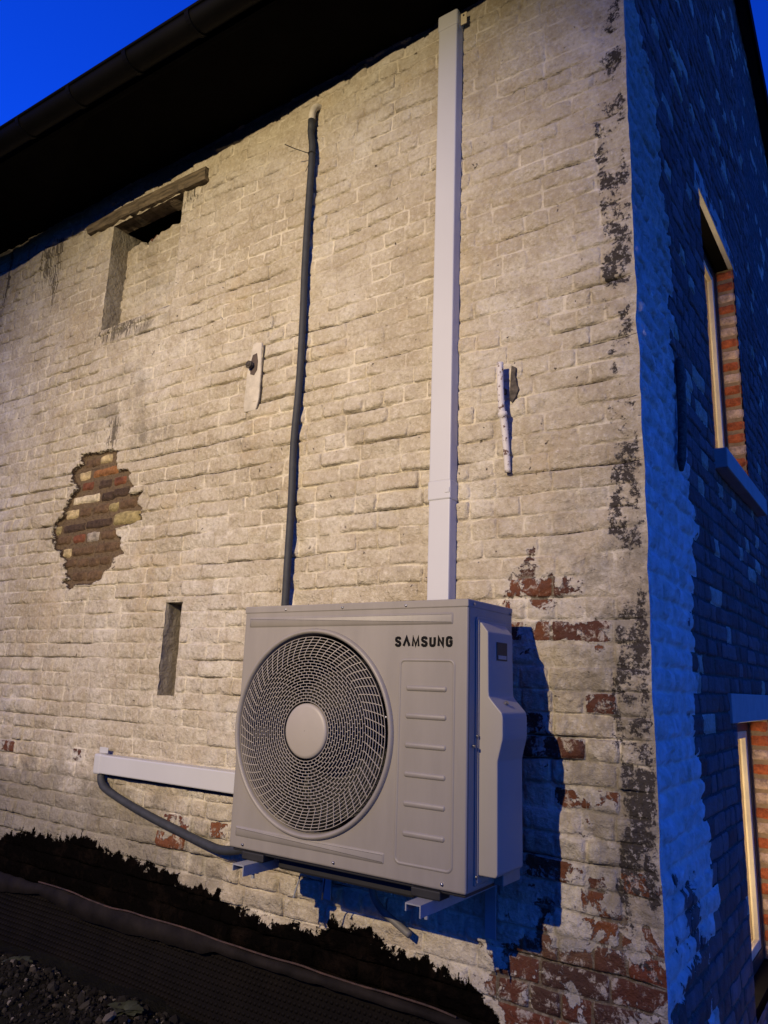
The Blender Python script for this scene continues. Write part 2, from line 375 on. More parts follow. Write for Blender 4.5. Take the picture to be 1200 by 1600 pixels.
BITZ = np.array([(-5.6, -.66), (-3.95, -.64), (-3.6, -.67), (-3.5, -.63), (-3.4, -0.602), (-3.192, -0.585), (-3.019, -0.584), (-2.784, -0.538), (-2.596, -0.586), (-2.309, -0.601), (-2.154, -0.605), (-2.043, -0.64), (-1.844, -0.633), (-1.763, -0.669), (-1.614, -0.692), (-1.441, -0.695), (-1.279, -0.698), (-1.221, -0.632), (-1.1, -0.631), (-1.013, -0.636), (-0.955, -0.688), (-0.847, -0.687), (-0.718, -0.699), (-0.619, -0.717), (-0.549, -0.776), (-0.503, -0.83), (-.45, -1.0), (-.38, -1.3)])
SPE = np.array([(-1.3, .62), (-.826, .56), (-.6, .62), (-.489, .70), (-.256, .63), (0.0, .60), (.315, .56), (.5, .60), (.697, .69), (1.0, .69), (1.121, .66), (1.3, .56), (1.558, .49), (2.19, .52), (2.6, .46), (2.75, .415), (2.994, .2), (3.4, .12), (8, .12)])
SBL = [(.49, .501, .04, .2), (.464, .165, .05, .17), (.334, -.015, .05, .17), (.546, -.312, .06, .18), (.342, -.381, .08, .17), (.402, -.511, .08, .18), (.11, -.521, .05, .15), (.314, -.699, .15, .2), (.11, -.322, .05, .2), (.508, -.654, .08, .18), (.1, -.75, .12, .2), (.25, -.42, .1, .16), (.45, -.8, .2, .2)]

def Lz(k, x, sd):
    return Z0+k*CO+.006*noise(x*1.1, k*.31+sd, 11+sd)+.0025*noise(x*6, k*1.7, 21+sd)
def build_wall(side, x0, x1, zmin, zmax, opens, ztopf=None):
    """collect every brick cell of one wall; returns arrays and per-cell slices"""
    sd = 50 if side else 0
    UV = []; cells = []; off = 0; faces = []
    X = []; ZA = []; U = []; Vv = []; CW = []; CID = []; lims = []
    k0 = int(math.floor((zmin-Z0)/CO)); k1 = int(math.ceil((zmax-Z0)/CO)); cid = 0
    r2 = np.random.default_rng(31+sd)
    for k in range(k0, k1):
        zc = Z0+(k+.5)*CO
        x = x0 if side else x1
        sgn = 1 if side else -1
        first = True
        while (x < x1-1e-6) if side else (x > x0+1e-6):
            header = (k % 2 == 0)
            if r2.random() < .28: header = not header
            if side and r2.random() < .4: header = True
            L = (.107 if header else .215)*(1+r2.uniform(-.06, .06))
            if first and k % 2: L *= .55 if not header else 1.5
            first = False
            nx_ = x+sgn*L
            nx_ = min(nx_, x1) if side else max(nx_, x0)
            if side and x1-nx_ < .05: nx_ = x1
            if not side and nx_-x0 < .05: nx_ = x0
            a, b = (x, nx_) if side else (nx_, x)
            x = nx_
            if ztopf is not None and zc > ztopf((a+b)/2)+.04: cid += 1; continue
            rects = [(a, b, Z0+k*CO, Z0+(k+1)*CO, -9, 9)]
            for (ox0, ox1, oz0, oz1) in opens:
                nr = []
                for (p, q, s_, t_, lo, hi) in rects:
                    if q <= ox0 or p >= ox1 or t_ <= oz0 or s_ >= oz1: nr.append((p, q, s_, t_, lo, hi)); continue
                    if p < ox0: nr.append((p, ox0, s_, t_, lo, hi))
                    if q > ox1: nr.append((ox1, q, s_, t_, lo, hi))
                    pp, qq = max(p, ox0), min(q, ox1)
                    if s_ < oz0: nr.append((pp, qq, s_, oz0, lo, oz0))
                    if t_ > oz1: nr.append((pp, qq, oz1, t_, oz1, hi))
                rects = nr
            d = math.hypot((a+b)/2+ (0 if not side else 0) - .691 if not side else -.691, (-2.502 if not side else (a+b)/2+2.502))
            near_patch = (not side) and -3.6 < a < -2.5 and .55 < zc < 1.6
            res = .0055 if near_patch else (.0105 if not side else (.012 if a < 1.3 else .022))
            if (not side and (a < -4.75 or zc > 3.3)) or (side and a > 3): res = .04
            st = off
            fs = []
            for (p, q, s_, t_, lo, hi) in rects:
                if q-p < .004 or t_-s_ < .003: continue
                def smp(lo_, hi_, st_):
                    L_ = hi_-lo_; e_ = [0, .0025, .005, .0085]
                    if L_ < .03 or st_ > .03: return np.linspace(lo_, hi_, max(2, int(math.ceil(L_/st_))+1))
                    n_ = max(1, int(round((L_-.017)/st_)))
                    return np.concatenate([lo_+np.array(e_[:3]), np.linspace(lo_+.0085, hi_-.0085, n_+1), hi_-np.array(e_[:3])[::-1]])
                gx, gz = np.meshgrid(smp(p, q, res*1.25), smp(s_, t_, res)); nzz, nxx = gx.shape
                vv = (gz-(Z0+k*CO))/CO
                zz = Lz(k, gx, sd)*(1-vv)+Lz(k+1, gx, sd)*vv
                zz = np.clip(zz, lo, hi)
                if lo > -9: zz = np.where(gz <= lo+1e-6, lo, zz)
                if hi < 9: zz = np.where(gz >= hi-1e-6, hi, zz)
                X.append(gx.ravel()); ZA.append(zz.ravel()); U.append(((gx-a)/(b-a)).ravel()); Vv.append(vv.ravel())
                CW.append(np.full(gx.size, b-a)); CID.append(np.full(gx.size, cid))
                g = grid(nxx, nzz)
                if not side: g = g
                fs.append(g+off-st); off += gx.size
            if fs: cells.append(dict(s=st, e=off, F=np.vstack(fs), a=a, b=b, z=zc, id=cid))
            cid += 1
    A = [np.concatenate(t) for t in (X, ZA, U, Vv, CW, CID)]
    return A, cells, cid
def corner_e(z, w_):
    return (.003*noise(z*3, 5.5+w_, 77+w_)+.004*noise(z*8, 1.5, 78+w_)+.002*noise(z*27, 2.5, 79+w_))
def wall_surface(side, A, ncell, opens):
    x, z, u, v, cw, cid = A; sd = 50 if side else 0
    R = np.random.default_rng(5+sd)
    rnd = R.random(ncell)[cid]; amp = R.uniform(.55, 1.25, ncell)[cid]; tu = R.uniform(-1, 1, ncell)[cid]; tv = R.uniform(-1, 1, ncell)[cid]
    ps = R.random(ncell)[cid]
    if side:
        cxm = np.bincount(cid, x, ncell)/np.maximum(np.bincount(cid, minlength=ncell), 1)
        czm = np.bincount(cid, z, ncell)/np.maximum(np.bincount(cid, minlength=ncell), 1)
        dcell = (np.interp(czm, SPE[:, 0], SPE[:, 1])-cxm+R.uniform(-.05, .05, ncell))[cid]
        dpix = np.interp(z, SPE[:, 0], SPE[:, 1])-x
        paint = sstep(-.015, .015, .6*dcell+.4*dpix+.02*noise(z*30, x*30, 3))
    hx = cw/2; hz = CO/2
    lx = (u-.5)*cw; lz = (v-.5)*CO
    j = (.0022 if not side else .0042)+.0016*noise(x*9, z*9, 31)+.0016*noise(x*45, z*45, 32)
    cidx = cid
    rr = .011 if not side else .009
    qx = np.abs(lx)-(hx-j)+rr; qz = np.abs(lz)-(hz-j)+rr
    dd = -(np.hypot(np.maximum(qx, 0), np.maximum(qz, 0))+np.minimum(np.maximum(qx, qz), 0)-rr)
    ew = .0065+.003*noise(x*8, z*8, 33) if not side else np.where(paint > .5, .010, .005)
    pk = sstep(0, 1, dd/ew)
    edge = np.minimum(np.minimum(u, 1-u)*cw, np.minimum(v, 1-v)*CO)/.004
    pk = pk*np.clip(edge, 0, 1)
    pk = np.where(np.abs(x) < .045, np.maximum(pk, sstep(.045, .0, np.abs(x))*sstep(0, .012, np.minimum(v, 1-v)*CO)), pk)
    relief = np.clip(.85+1.0*fbm(x*1.7, z*1.7, 41, 3), .25, 1.5)
    if not side:
        relief *= np.clip(1-.55*sstep(-1.2, -.2, x)*sstep(1.1, 1.9, z), .35, 1)
        relief *= 1+.25*sstep(.4, -.6, z)
    h = pk*(.0068*relief*amp+.0065*relief*(tu*(u-.5)*2+tv*(v-.5)*2))
    if side: h = pk*(.007*amp+.003*(tu*(u-.5)*2+tv*(v-.5)*2))*np.where(paint > .5, 1.5, 1.0)+paint*(.006*fbm(x*22, z*26, 308, 3)+.004*noise(x*60, z*30, 309))
    low = .010*fbm(x*2.3, z*2.3, 42, 2)+.006*fbm(x*11, z*15, 43, 3)+.0016*fbm(x*55, z*55, 44, 2)
    if not side:
        # ledges: courses that overhang the one below
        lg = noise(x*2.0, np.floor((z-Z0)/CO)*3.3, 45)
        h = h+.006*np.clip(lg, 0, 1)*sstep(.0, .35, v)*(1-sstep(.35, 1, v))*pk
    low_ = low*(1 if not side else .45)
    h = h+low_
    # openings: settle to a common lip
    for (ox0, ox1, oz0, oz1) in opens:
        d = np.hypot(np.maximum(np.maximum(ox0-x, x-ox1), 0), np.maximum(np.maximum(oz0-z, z-oz1), 0))
        k = 1-sstep(0, .02, d); h = h*(1-k)+.004*k
    eb = np.minimum(v, 1-v)*CO
    rowl = np.round((z-Z0)/CO)
    cm = sstep(.05, .45, fbm(x*2.6, rowl*4.7, 301+sd, 3)) if not side else 0*x
    if not side:
        for (xa, xb, zr) in [(-3.75, -3.28, 1.32), (-2.88, -2.0, 1.395), (-2.72, -1.75, 1.24), (-.35, -.10, 1.78), (-.30, -.02, 1.30), (-.5, -.1, 2.25), (-1.5, -1.05, 1.86), (-1.3, -.9, .93), (-2.2, -1.7, .78), (-2.5, -1.9, 2.3), (-.36, -.06, 1.53)]:
            kk_ = round((zr-Z0)/CO); cm = np.maximum(cm, (np.abs(rowl-kk_) < .5)*sstep(xa, xa+.12, x)*sstep(xb, xb-.12, x))
    cr = np.clip(1-eb/.009, 0, 1)*(.55+.45*cm)*(cm > .01)
    h = h-.009*cm*np.clip(1-eb/.006, 0, 1)
    h = h+.0042*fbm(x*26, z*32, 305, 3)*(1 if not side else .6)
    pe = np.full(x.shape, -.19)
    gr = np.full(x.shape, -.5); bt = np.full(x.shape, -9.0); pa = np.full(x.shape, -9.0); stt = np.zeros(x.shape); mo = np.zeros(x.shape)
    if not side:
        pe += .105*sstep(.85, .5, z)*sstep(-.75, -.45, x)+.02*sstep(.1, -.6, z)*sstep(-.7, -.4, x)+.02*sstep(-.1, -.5, z)+.07*sstep(-.42, -.62, z)*sstep(-.75, -.35, x)
        for bx, bz, br, bs in BLOB: pe += bs*np.exp(-((x-bx)**2+(z-bz)**2)/br**2)
        ids = set()
        cx = {}
        for ex, ez in EXPB:
            i = int(np.argmin((x-ex)**2+(z-ez)**2)); ids.add(int(cid[i]))
        sel = np.isin(cid, list(ids)); pe = np.where(sel, np.maximum(pe, -.04+.17*pk), pe)
        rnd = np.where(sel, (rnd*7 % 1)*.45, rnd)
        band = sstep(-.19, -.09, x+.02*noise(z*6, 0*z, 56))
        gr = -.5+.565*band-.04*sstep(.5, .35, z)*band+.12*sstep(.65, .4, z)*sstep(-.5, -.3, z)*band+.06*noise(z*2.2, x*3, 55)+.07*noise(z*8, x*14, 57)-.05*sstep(2.1, 2.8, z)*band
        gr += .05*sstep(-.6, -.2, x)*sstep(2.4, 2.9, z)
        gr = gr-.10*sstep(-.015, .0, x)
        pad = poly_sd(x, z, PATCH)
        pa = np.clip(pad/.02, -9, 9)
        inn = sstep(-.003, .006, pad+.004*noise(x*60, z*60, 61))
        lip = np.exp(-(pad/.02)**2)*.003
        h = h*(1-inn)+(-.016+.35*low_+.002*fbm(x*40, z*40, 62, 3))*inn+lip*(1-inn)
        bz = np.interp(x, BITZ[:, 0], BITZ[:, 1]); bt = np.clip((bz-.01-z)/.05, -9, 9)
        for sx_, sw, sz, sl in [(-3.9, .10, 3.02, .35), (-3.80, .05, 3.05, .75), (-2.46, .07, 3.0, .22), (-4.42, .03, 3.2, .8), (-3.0, .25, 2.27, .15), (-2.95, .05, 1.62, .2)]:
            stt += np.exp(-((x-sx_)/sw)**2)*sstep(sz-sl, sz-sl*.3, z)*sstep(sz+.1, sz, z)
        stt = np.clip(stt, 0, 1)
        mo = .45*np.exp(-((x+2.95)**2/.5**2+(z-1.75)**2/.35**2))+.5*np.exp(-((x+2.55)**2/.25**2+(z-1.5)**2/.08**2))+.55*sstep(-.15, -.5, z)*sstep(-1.5, -2.5, x)+.25*sstep(.9, .3, z)*sstep(-2.7, -3.6, x)+.35*sstep(-.05, -.4, z)*sstep(-.9, -2.2, x)+.5*np.exp(-((x+2.8)**2/.4**2+(z-2.2)**2/.08**2))
        mo += .40*sstep(-.9, -.2, x)*sstep(1.3, .2, z)+.25*sstep(-.5, -.1, x)
    else:
        bare = (np.random.default_rng(9).random(ncell) > .075)[cid]
        pe = np.where(paint > .5, -.155, np.where(bare, .5, .04-.20*pk))
        for bx, bz, br, bs in SBL: pe += bs*np.exp(-((x-bx)**2+(z-bz)**2)/br**2)*(paint > .5)
        pe += .10*sstep(-.2, -.8, z)*(paint > .5)
        h += .004*paint
        gr = np.where(paint > .5, -.5+.30*sstep(.03, 0, x), -.6)
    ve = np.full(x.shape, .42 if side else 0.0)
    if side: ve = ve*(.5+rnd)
    wh = paint*(.95-.65*sstep(1.0, 2.6, z)) if side else 0*x  # side paint whiter low down: light falloff with height put into the colour
    if side: mo = mo+.5*sstep(.9, 2.4, z)*paint+.35  # darkens the upper side paint too, same painted falloff
    return dict(wh=wh, ve=ve, cr=cr, x=x, z=z, h=h, pk=pk, rnd=rnd, pe=pe, gr=gr, bt=bt, pa=pa, st=stt, mo=mo)
def place(side, s):
    x, z, h = s['x'], s['z'], s['h']
    if not side:
        wgt = np.exp(-(x/.035)**2); fade = 1-np.exp(-(x/.06)**2)
        X = x+.0035*noise(x*14, z*14, 71)*fade+wgt*(corner_e(z, 0)+.009)
        Y = -(h*(1-wgt)+wgt*(corner_e(z, 1)+.009)); Zz = z+.003*noise(x*14, z*14, 72)*fade
    else:
        wgt = np.exp(-(x/.035)**2); fade = 1-np.exp(-(x/.06)**2)
        Y = x+.003*noise(x*14, z*14, 73)*fade-wgt*(corner_e(z, 1)+.009)
        X = h*(1-wgt)+wgt*(corner_e(z, 0)+.009); Zz = z+.002*noise(x*14, z*14, 74)*fade
    return np.stack([X, Y, Zz], 1)

ROOFLINE = lambda y: np.where(y < 3.0, 3.27+(y+.62)*.77, 6.06-.462*(y-3.0))
walls = {}
zone = []
for side in (0, 1):
    if side == 0: A, cells, nc = build_wall(0, -5.6, 0.0, -1.3, 3.45, F_OPEN)
    else: A, cells, nc = build_wall(1, 0.0, 6.6, -1.3, 6.2, S_OPEN, lambda y: float(ROOFLINE(y)))
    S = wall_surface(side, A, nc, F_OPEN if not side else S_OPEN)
    V = place(side, S)
    walls[side] = (S, V, cells)
    d = V-CAM; dep = d@_F; px = 600+FOC*(d@_R)/dep; py = 800-FOC*(d@_U)/dep
    for c in cells:
        a, b = px[c['s']:c['e']], py[c['s']:c['e']]
        if dep[c['s']] < .3: continue
        vis = (a.mean() > 4) & (a.mean() < 1196) & (b.mean() > 4) & (b.mean() < 1596)
        if not vis: continue
        # hidden behind the unit
        if side == 0 and 395 < a.mean() < 800 and 960 < b.mean() < 1330: continue
        if side == 0 and c['z'] < -.62 and c['a'] < -.6: continue     # under the bitumen
        i = c['s']
        area = (a.max()-a.min())*(b.max()-b.min()) if side == 0 else (a.max()-a.min())*CO*FOC/dep[c['s']]
        zone.append((area, side, c['id']))
zone.sort(reverse=True)
NB_SINGLE = 232
single = {(s_, i) for _, s_, i in zone[:NB_SINGLE]}
ATT = ['wh', 've', 'cr', 'pk', 'rnd', 'pe', 'gr', 'bt', 'pa', 'st', 'mo']
# core of masonry behind the facing bricks, one slab per wall with its openings left free
def slab_front(y0, y1):
    out = []; e_ = .03
    out.append(box((-5.6, y0, -1.3), (-3.225, y1, 3.4)))
    out.append(box((-3.225, y0, -1.3), (-2.515, y1, 2.24))); out.append(box((-3.225, y0, 3.015), (-2.515, y1, 3.4)))
    out.append(box((-2.515, y0, -1.3), (-2.38, y1, 3.4)))
    out.append(box((-2.38, y0, -1.3), (-2.198, y1, .112))); out.append(box((-2.38, y0, .62), (-2.198, y1, 3.4)))
    out.append(box((-2.198, y0, -1.3), (-.02, y1, 3.4)))
    return join(out)
fw = part('front_wall', *slab_front(.024, .30), M['soffit'], house)
def slab_side(x0, x1):
    out = []
    def colm(ya, yb, za, zb=None):
        pts = [(ya, za), (yb, za)]
        if zb is None:
            zt = lambda q: float(ROOFLINE(q))-.03
            pts += [(yb, zt(yb))]+([(3.0, zt(3.0))] if ya < 3.0 < yb else [])+[(ya, zt(ya))]
        else: pts += [(yb, zb), (ya, zb)]
        out.append(extrude_poly(pts, 0, x0, x1))
    colm(.02, 1.27, -1.3); colm(1.27, 1.34, -1.3, 1.385); colm(1.27, 2.2, 2.83); colm(1.34, 2.2, .112, 1.385); colm(1.34, 2.27, -1.3, -1.10)
    colm(2.2, 2.27, .112); colm(2.27, 6.6, -1.3)
    return join(out)
sw = part('side_wall', *slab_side(-.30, -.024), M['soffit'], house)
for side in (0, 1):
    S, V, cells = walls[side]
    par = sw if side else fw
    keepF = []; keep = np.zeros(len(V), bool)
    for c in cells:
        sl = slice(c['s'], c['e'])
        if (side, c['id']) in single:
            Vc = V[sl]; F = c['F']; at = {k_: S[k_][sl] for k_ in ATT}
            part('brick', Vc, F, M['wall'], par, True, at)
        else:
            keepF.append(c['F']+c['s']); keep[sl] = True
    F = np.vstack(keepF); idx = np.cumsum(keep)-1
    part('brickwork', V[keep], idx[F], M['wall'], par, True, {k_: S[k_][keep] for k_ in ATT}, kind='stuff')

# facing planes for recess linings, using the same wall material
def lining(name, P0, du, dv, nu, nv, par, mat=None, seed=0, amp=.006, extra=None, pkf=None):
    P0, du, dv = map(np.array, (P0, du, dv)); nrm = np.cross(du, dv); nrm = nrm/np.linalg.norm(nrm)
    gu, gv = np.meshgrid(np.linspace(0, 1, nu), np.linspace(0, 1, nv)); gu = gu.ravel(); gv = gv.ravel()
    P = P0+gu[:, None]*du+gv[:, None]*dv
    lu = np.linalg.norm(du); lv = np.linalg.norm(dv)
    edge = np.minimum(np.minimum(gu, 1-gu)*lu, np.minimum(gv, 1-gv)*lv)
    k = np.clip(edge/.02, 0, 1)
    h = amp*fbm(gu*lu*14+seed, gv*lv*14, 90+seed, 4)+amp*.8*noise(gu*lu*5, gv*lv*13+seed, 95)
    P = P+nrm*(h*k)[:, None]
    n = len(P); at = {'pk': np.ones(n)*.8, 'rnd': np.ones(n)*.3, 'pe': np.full(n, -.3), 'gr': np.full(n, -.5), 'bt': np.full(n, -9.), 'pa': np.full(n, -9.), 'st': np.zeros(n), 'mo': np.full(n, .2), 'cr': np.zeros(n)}
    if extra:
        for kk, vv in extra.items(): at[kk] = vv(P) if callable(vv) else np.full(n, vv)
    return part(name, P, grid(nu, nv), mat or M['wall'], par, True, at)
# slot
x0, x1, z0, z1 = F_OPEN[0]; D = .105
slot = lining('slot_back', (x0-.01, D, z0-.01), (x1-x0+.02, 0, 0), (0, 0, z1-z0+.02), 14, 44, fw, seed=1, extra={'mo': .1})
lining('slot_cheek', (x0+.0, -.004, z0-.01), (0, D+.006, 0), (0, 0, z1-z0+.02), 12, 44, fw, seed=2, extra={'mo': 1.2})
lining('slot_cheek', (x1, D+.002, z0-.01), (0, -D-.006, 0), (0, 0, z1-z0+.02), 12, 44, fw, seed=3)
lining('slot_floor', (x0-.01, D, z0), (0, -D-.004, 0), (x1-x0+.02, 0, 0), 12, 12, fw, seed=4)
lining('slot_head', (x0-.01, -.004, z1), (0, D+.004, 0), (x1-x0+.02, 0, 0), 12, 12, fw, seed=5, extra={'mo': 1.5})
# blocked hatch
x0, x1, z0, z1 = F_OPEN[1]; D = .125
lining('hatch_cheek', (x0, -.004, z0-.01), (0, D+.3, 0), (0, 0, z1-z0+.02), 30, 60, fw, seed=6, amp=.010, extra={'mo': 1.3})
lining('hatch_cheek', (x1, D+.3, z0-.01), (0, -D-.304, 0), (0, 0, z1-z0+.02), 30, 60, fw, seed=7)
lining('hatch_floor', (x0-.01, D+.02, z0), (0, -D-.024, 0), (x1-x0+.02, 0, 0), 14, 50, fw, seed=8)
lining('hatch_back', (x0-.01, D+.29, z0), (x1-x0+.02, 0, 0), (0, 0, z1-z0), 20, 20, fw, mat=M['soffit'], seed=9)
# infill brickwork of the hatch: its own little courses
nu, nv = 90, 80
gu, gv = np.meshgrid(np.linspace(x0-.006, x1+.006, nu), np.linspace(0, 1, nv)); gu = gu.ravel(); gv = gv.ravel()
topz = 2.885+.05*sstep(-3.05, -2.6, gu)+.025*noise(gu*14, 0*gu, 101)+.012*noise(gu*45, 0*gu, 102)
zz = z0-.005+gv*(topz-z0)
row = np.floor((zz-Z0)/CO); fz = (zz-Z0)/CO-row; fxr = ((gu+row*.11)/.215) % 1
pkk = sstep(.03, .2, np.minimum(fz, 1-fz))*sstep(.015, .07, np.minimum(fxr, 1-fxr))
hh = .016*pkk*np.clip(.8+fbm(gu*4, zz*4, 103, 2), .2, 1.6)+.010*fbm(gu*6, zz*9, 104, 4)
yy = D-hh-.10*sstep(.16, 0, gv)*sstep(-3.19, -2.9, gu)
yy = yy+.03*sstep(.97, 1, gv)
n = len(gu)
part('hatch_infill', np.stack([gu, yy, zz], 1), grid(nu, nv), M['wall'], fw, True,
     {'pk': pkk, 'rnd': np.full(n, .5), 'pe': -.28+.5*np.exp(-((gu+2.93)**2/.07**2+(zz-2.89)**2/.05**2)), 'gr': np.full(n, -.5), 'bt': np.full(n, -9.), 'pa': np.full(n, -9.), 'st': .8*sstep(.25, 0, gv), 'mo': .25*np.ones(n), 'cr': np.zeros(n)})
# infill top (behind the ragged edge)
part('hatch_ledge', *join([box((x0, D+.012, 2.3), (x1, D+.28, 2.87))]), M['soffit'], fw)
# timber lintel
bm = bmesh.new()
nL = 60; ring = [(-.030, 0), (-.034, .05), (-.028, .085), (.09, .088), (.10, .0)]
Vt = []
for i in range(nL):
    t = i/(nL-1); xx = -3.44+t*1.10; zb = 3.000-.034*t+.012*t
    for q, (yy_, z_) in enumerate(ring):
        w1 = .009*float(noise(xx*9, q*3.3, 110))+.007*float(noise(xx*34, q*5.3, 111))
        cut = -.02*float(sstep(.35, .0, t))*(z_ > .06)
        Vt.append((xx, yy_+w1, zb+z_+w1*1.3+cut*(q in (2, 3))))
Ft = [[i*5+j, i*5+(j+1) % 5, (i+1)*5+(j+1) % 5, (i+1)*5+j] for i in range(nL-1) for j in range(5)]+[[0, 4, 3, 2, 1], [(nL-1)*5+j for j in range(5)]]
part('timber_lintel', Vt, Ft, M['wood'], fw)

# hacked-off patch: the bared bricks
PB = [(-3.008, 1.434, 0.1, 0.026, 'c'), (-3.19, 1.358, 0.103, 0.05, 'c'), (-3.002, 1.358, 0.223, 0.041, 'o'), (-3.15, 1.289, 0.102, 0.036, 'r'), (-2.99, 1.285, 0.108, 0.04, 'd'), (-2.856, 1.287, 0.094, 0.04, 'r'), (-3.156, 1.212, 0.245, 0.043, 'w'), (-2.952, 1.208, 0.107, 0.037, 'd'), (-2.835, 1.219, 0.122, 0.048, 'd'), (-3.268, 1.134, 0.115, 0.051, 'c'), (-3.142, 1.134, 0.096, 0.051, 'b'), (-3.002, 1.14, 0.137, 0.039, 'b'), (-2.891, 1.141, 0.066, 0.036, 'y'), (-2.768, 1.145, 0.133, 0.046, 'b'), (-3.238, 1.049, 0.212, 0.032, 'd'), (-3.012, 1.057, 0.225, 0.048, 'd'), (-2.766, 1.067, 0.215, 0.064, 'y'), (-3.325, 0.984, 0.126, 0.044, 'b'), (-3.177, 0.983, 0.106, 0.047, 'r'), (-3.045, 0.983, 0.108, 0.055, 'g'), (-2.907, 0.984, 0.127, 0.047, 'b'), (-3.276, 0.907, 0.062, 0.037, 'c'), (-3.125, 0.907, 0.199, 0.038, 'b'), (-2.91, 0.912, 0.203, 0.053, 'b'), (-3.224, 0.844, 0.087, 0.047, 'b'), (-3.114, 0.838, 0.089, 0.046, 'b'), (-3.009, 0.837, 0.082, 0.041, 'b'), (-2.911, 0.839, 0.084, 0.042, 'b'), (-3.131, 0.762, 0.124, 0.047, 'b'), (-2.992, 0.761, 0.125, 0.052, 'b'), (-3.132, 1.426, 0.134, 0.038, 'b'), (-3.385, 1.049, 0.04, 0.036, 'y')]
def pillow(c, w_, h_, depth, axis, sign, nx=7, nz=5, jit=.003, corner=.3):
    """a worn brick face: pillow patch with sides. axis 0: face looks along x, 1: along y"""
    u = np.linspace(-1, 1, nx); v = np.linspace(-1, 1, nz); gu, gv = np.meshgrid(u, v); gu = gu.ravel(); gv = gv.ravel()
    s_ = rng.integers(1e6)
    sx_ = gu*w_/2*(1-.10*np.abs(gv)**4*corner*2); sz_ = gv*h_/2*(1-.08*np.abs(gu)**4*corner*2)
    sx_ = sx_+jit*noise(gu*2+s_ % 97, gv*2, s_); sz_ = sz_+jit*noise(gu*2+s_ % 89, gv*2+9, s_)
    edge = np.maximum(np.abs(gu), np.abs(gv))
    d = depth*(1-(edge >= .999)*1.0)+.25*depth*noise(gu*1.7, gv*1.7+s_ % 13, s_+1)*(edge < .999)
    d[edge >= .999] = -.004
    inner = edge < .999
    P = np.zeros((len(gu), 3)); o = 1-axis
    P[:, o] = c[0]+sx_; P[:, 2] = c[1]+sz_; P[:, axis] = c[2]+sign*d
    return P, grid(nx, nz)
for (bx, bz, bw, bh, k_) in PB:
    P, F = pillow((bx, bz, .016), bw*1.10, max(bh*1.15, .054), .011, 1, -1, 9, 6, .005)
    # squeeze the outermost loops to make upright flanks
    part('brick', P, F, PBM[k_], fw, True)

# ---- irons in the front wall
AN = [(-.500+.006, 1.44), (-.492, 1.40), (-.488, 1.33), (-.492, 1.26)]
anc = part('wall_anchor', *tube(spline([(-.502, -.045, 1.445), (-.500, -.048, 1.38), (-.496, -.050, 1.30), (-.492, -.047, 1.235)], 6), [.013]*19, 10), M['iron'], fw, True)
lowr = spline([(-.493, -.045, 1.245), (-.490, -.034, 1.20), (-.486, -.026, 1.11), (-.483, -.018, 1.015)], 8)
part('iron_rod', *tube(lowr, np.interp(np.arange(25), [0, 2, 4, 24], [.017, .019, .014, .012]), 10), M['iron'], anc, True)
part('iron_eye', *box((-.512, -.03, 1.33), (-.494, .02, 1.352), .003), M['rust'], anc)
# dark broken pocket beside it
pk_pts = [(-.470, 1.44), (-.452, 1.43), (-.455, 1.395), (-.448, 1.36), (-.440, 1.34), (-.45, 1.315), (-.468, 1.29), (-.478, 1.30), (-.476, 1.36)]
part('broken_pocket', *extrude_poly(pk_pts, 1, -.0135, .01, .001, 1), M['rust'], fw)
# plastered bolt channel
ch = part('plaster_channel', *extrude_poly([(-1.905, 1.545), (-1.9, 1.507), (-1.82, 1.503), (-1.805, 1.55), (-1.803, 1.70), (-1.812, 1.86), (-1.87, 1.866), (-1.898, 1.72)], 1, -.017, .01, .006, 2), mat_simple('lime_render', (.47, .43, .36), .9, 0, .2, 18, .004, 50), fw, True)
part('render_edge', *extrude_poly([(-1.885, 1.512), (-1.808, 1.508), (-1.795, 1.56), (-1.792, 1.84), (-1.799, 1.84), (-1.801, 1.57), (-1.815, 1.514), (-1.886, 1.518)], 1, -.0145, .01), M['rust'], ch)
part('bolt_hole', *extrude_poly([(-1.862, 1.80), (-1.835, 1.805), (-1.825, 1.76), (-1.826, 1.715), (-1.845, 1.69), (-1.87, 1.70), (-1.878, 1.75)], 1, -.0192, .0), mat_simple('dark_hole_render', (.075, .055, .045), .9), ch)
bo = part('bolt', *tube([(-1.862, .01, 1.742), (-1.862, -.052, 1.742)], .011, 10), M['rust'], ch, True)
part('nut', *tube([(-1.862, -.030, 1.742), (-1.862, -.046, 1.742)], .021, 6), M['rust'], bo)

# ---- iron bar anchor on the side wall
sb = spline([(.026, .505, 1.56), (.030, .50, 1.45), (.032, .475, 1.25), (.028, .44, 1.07)], 8)
part('wall_anchor', *tube(sb, np.interp(np.arange(25), [0, 3, 22, 24], [.010, .018, .017, .008]), 8), M['rust'], sw, True)

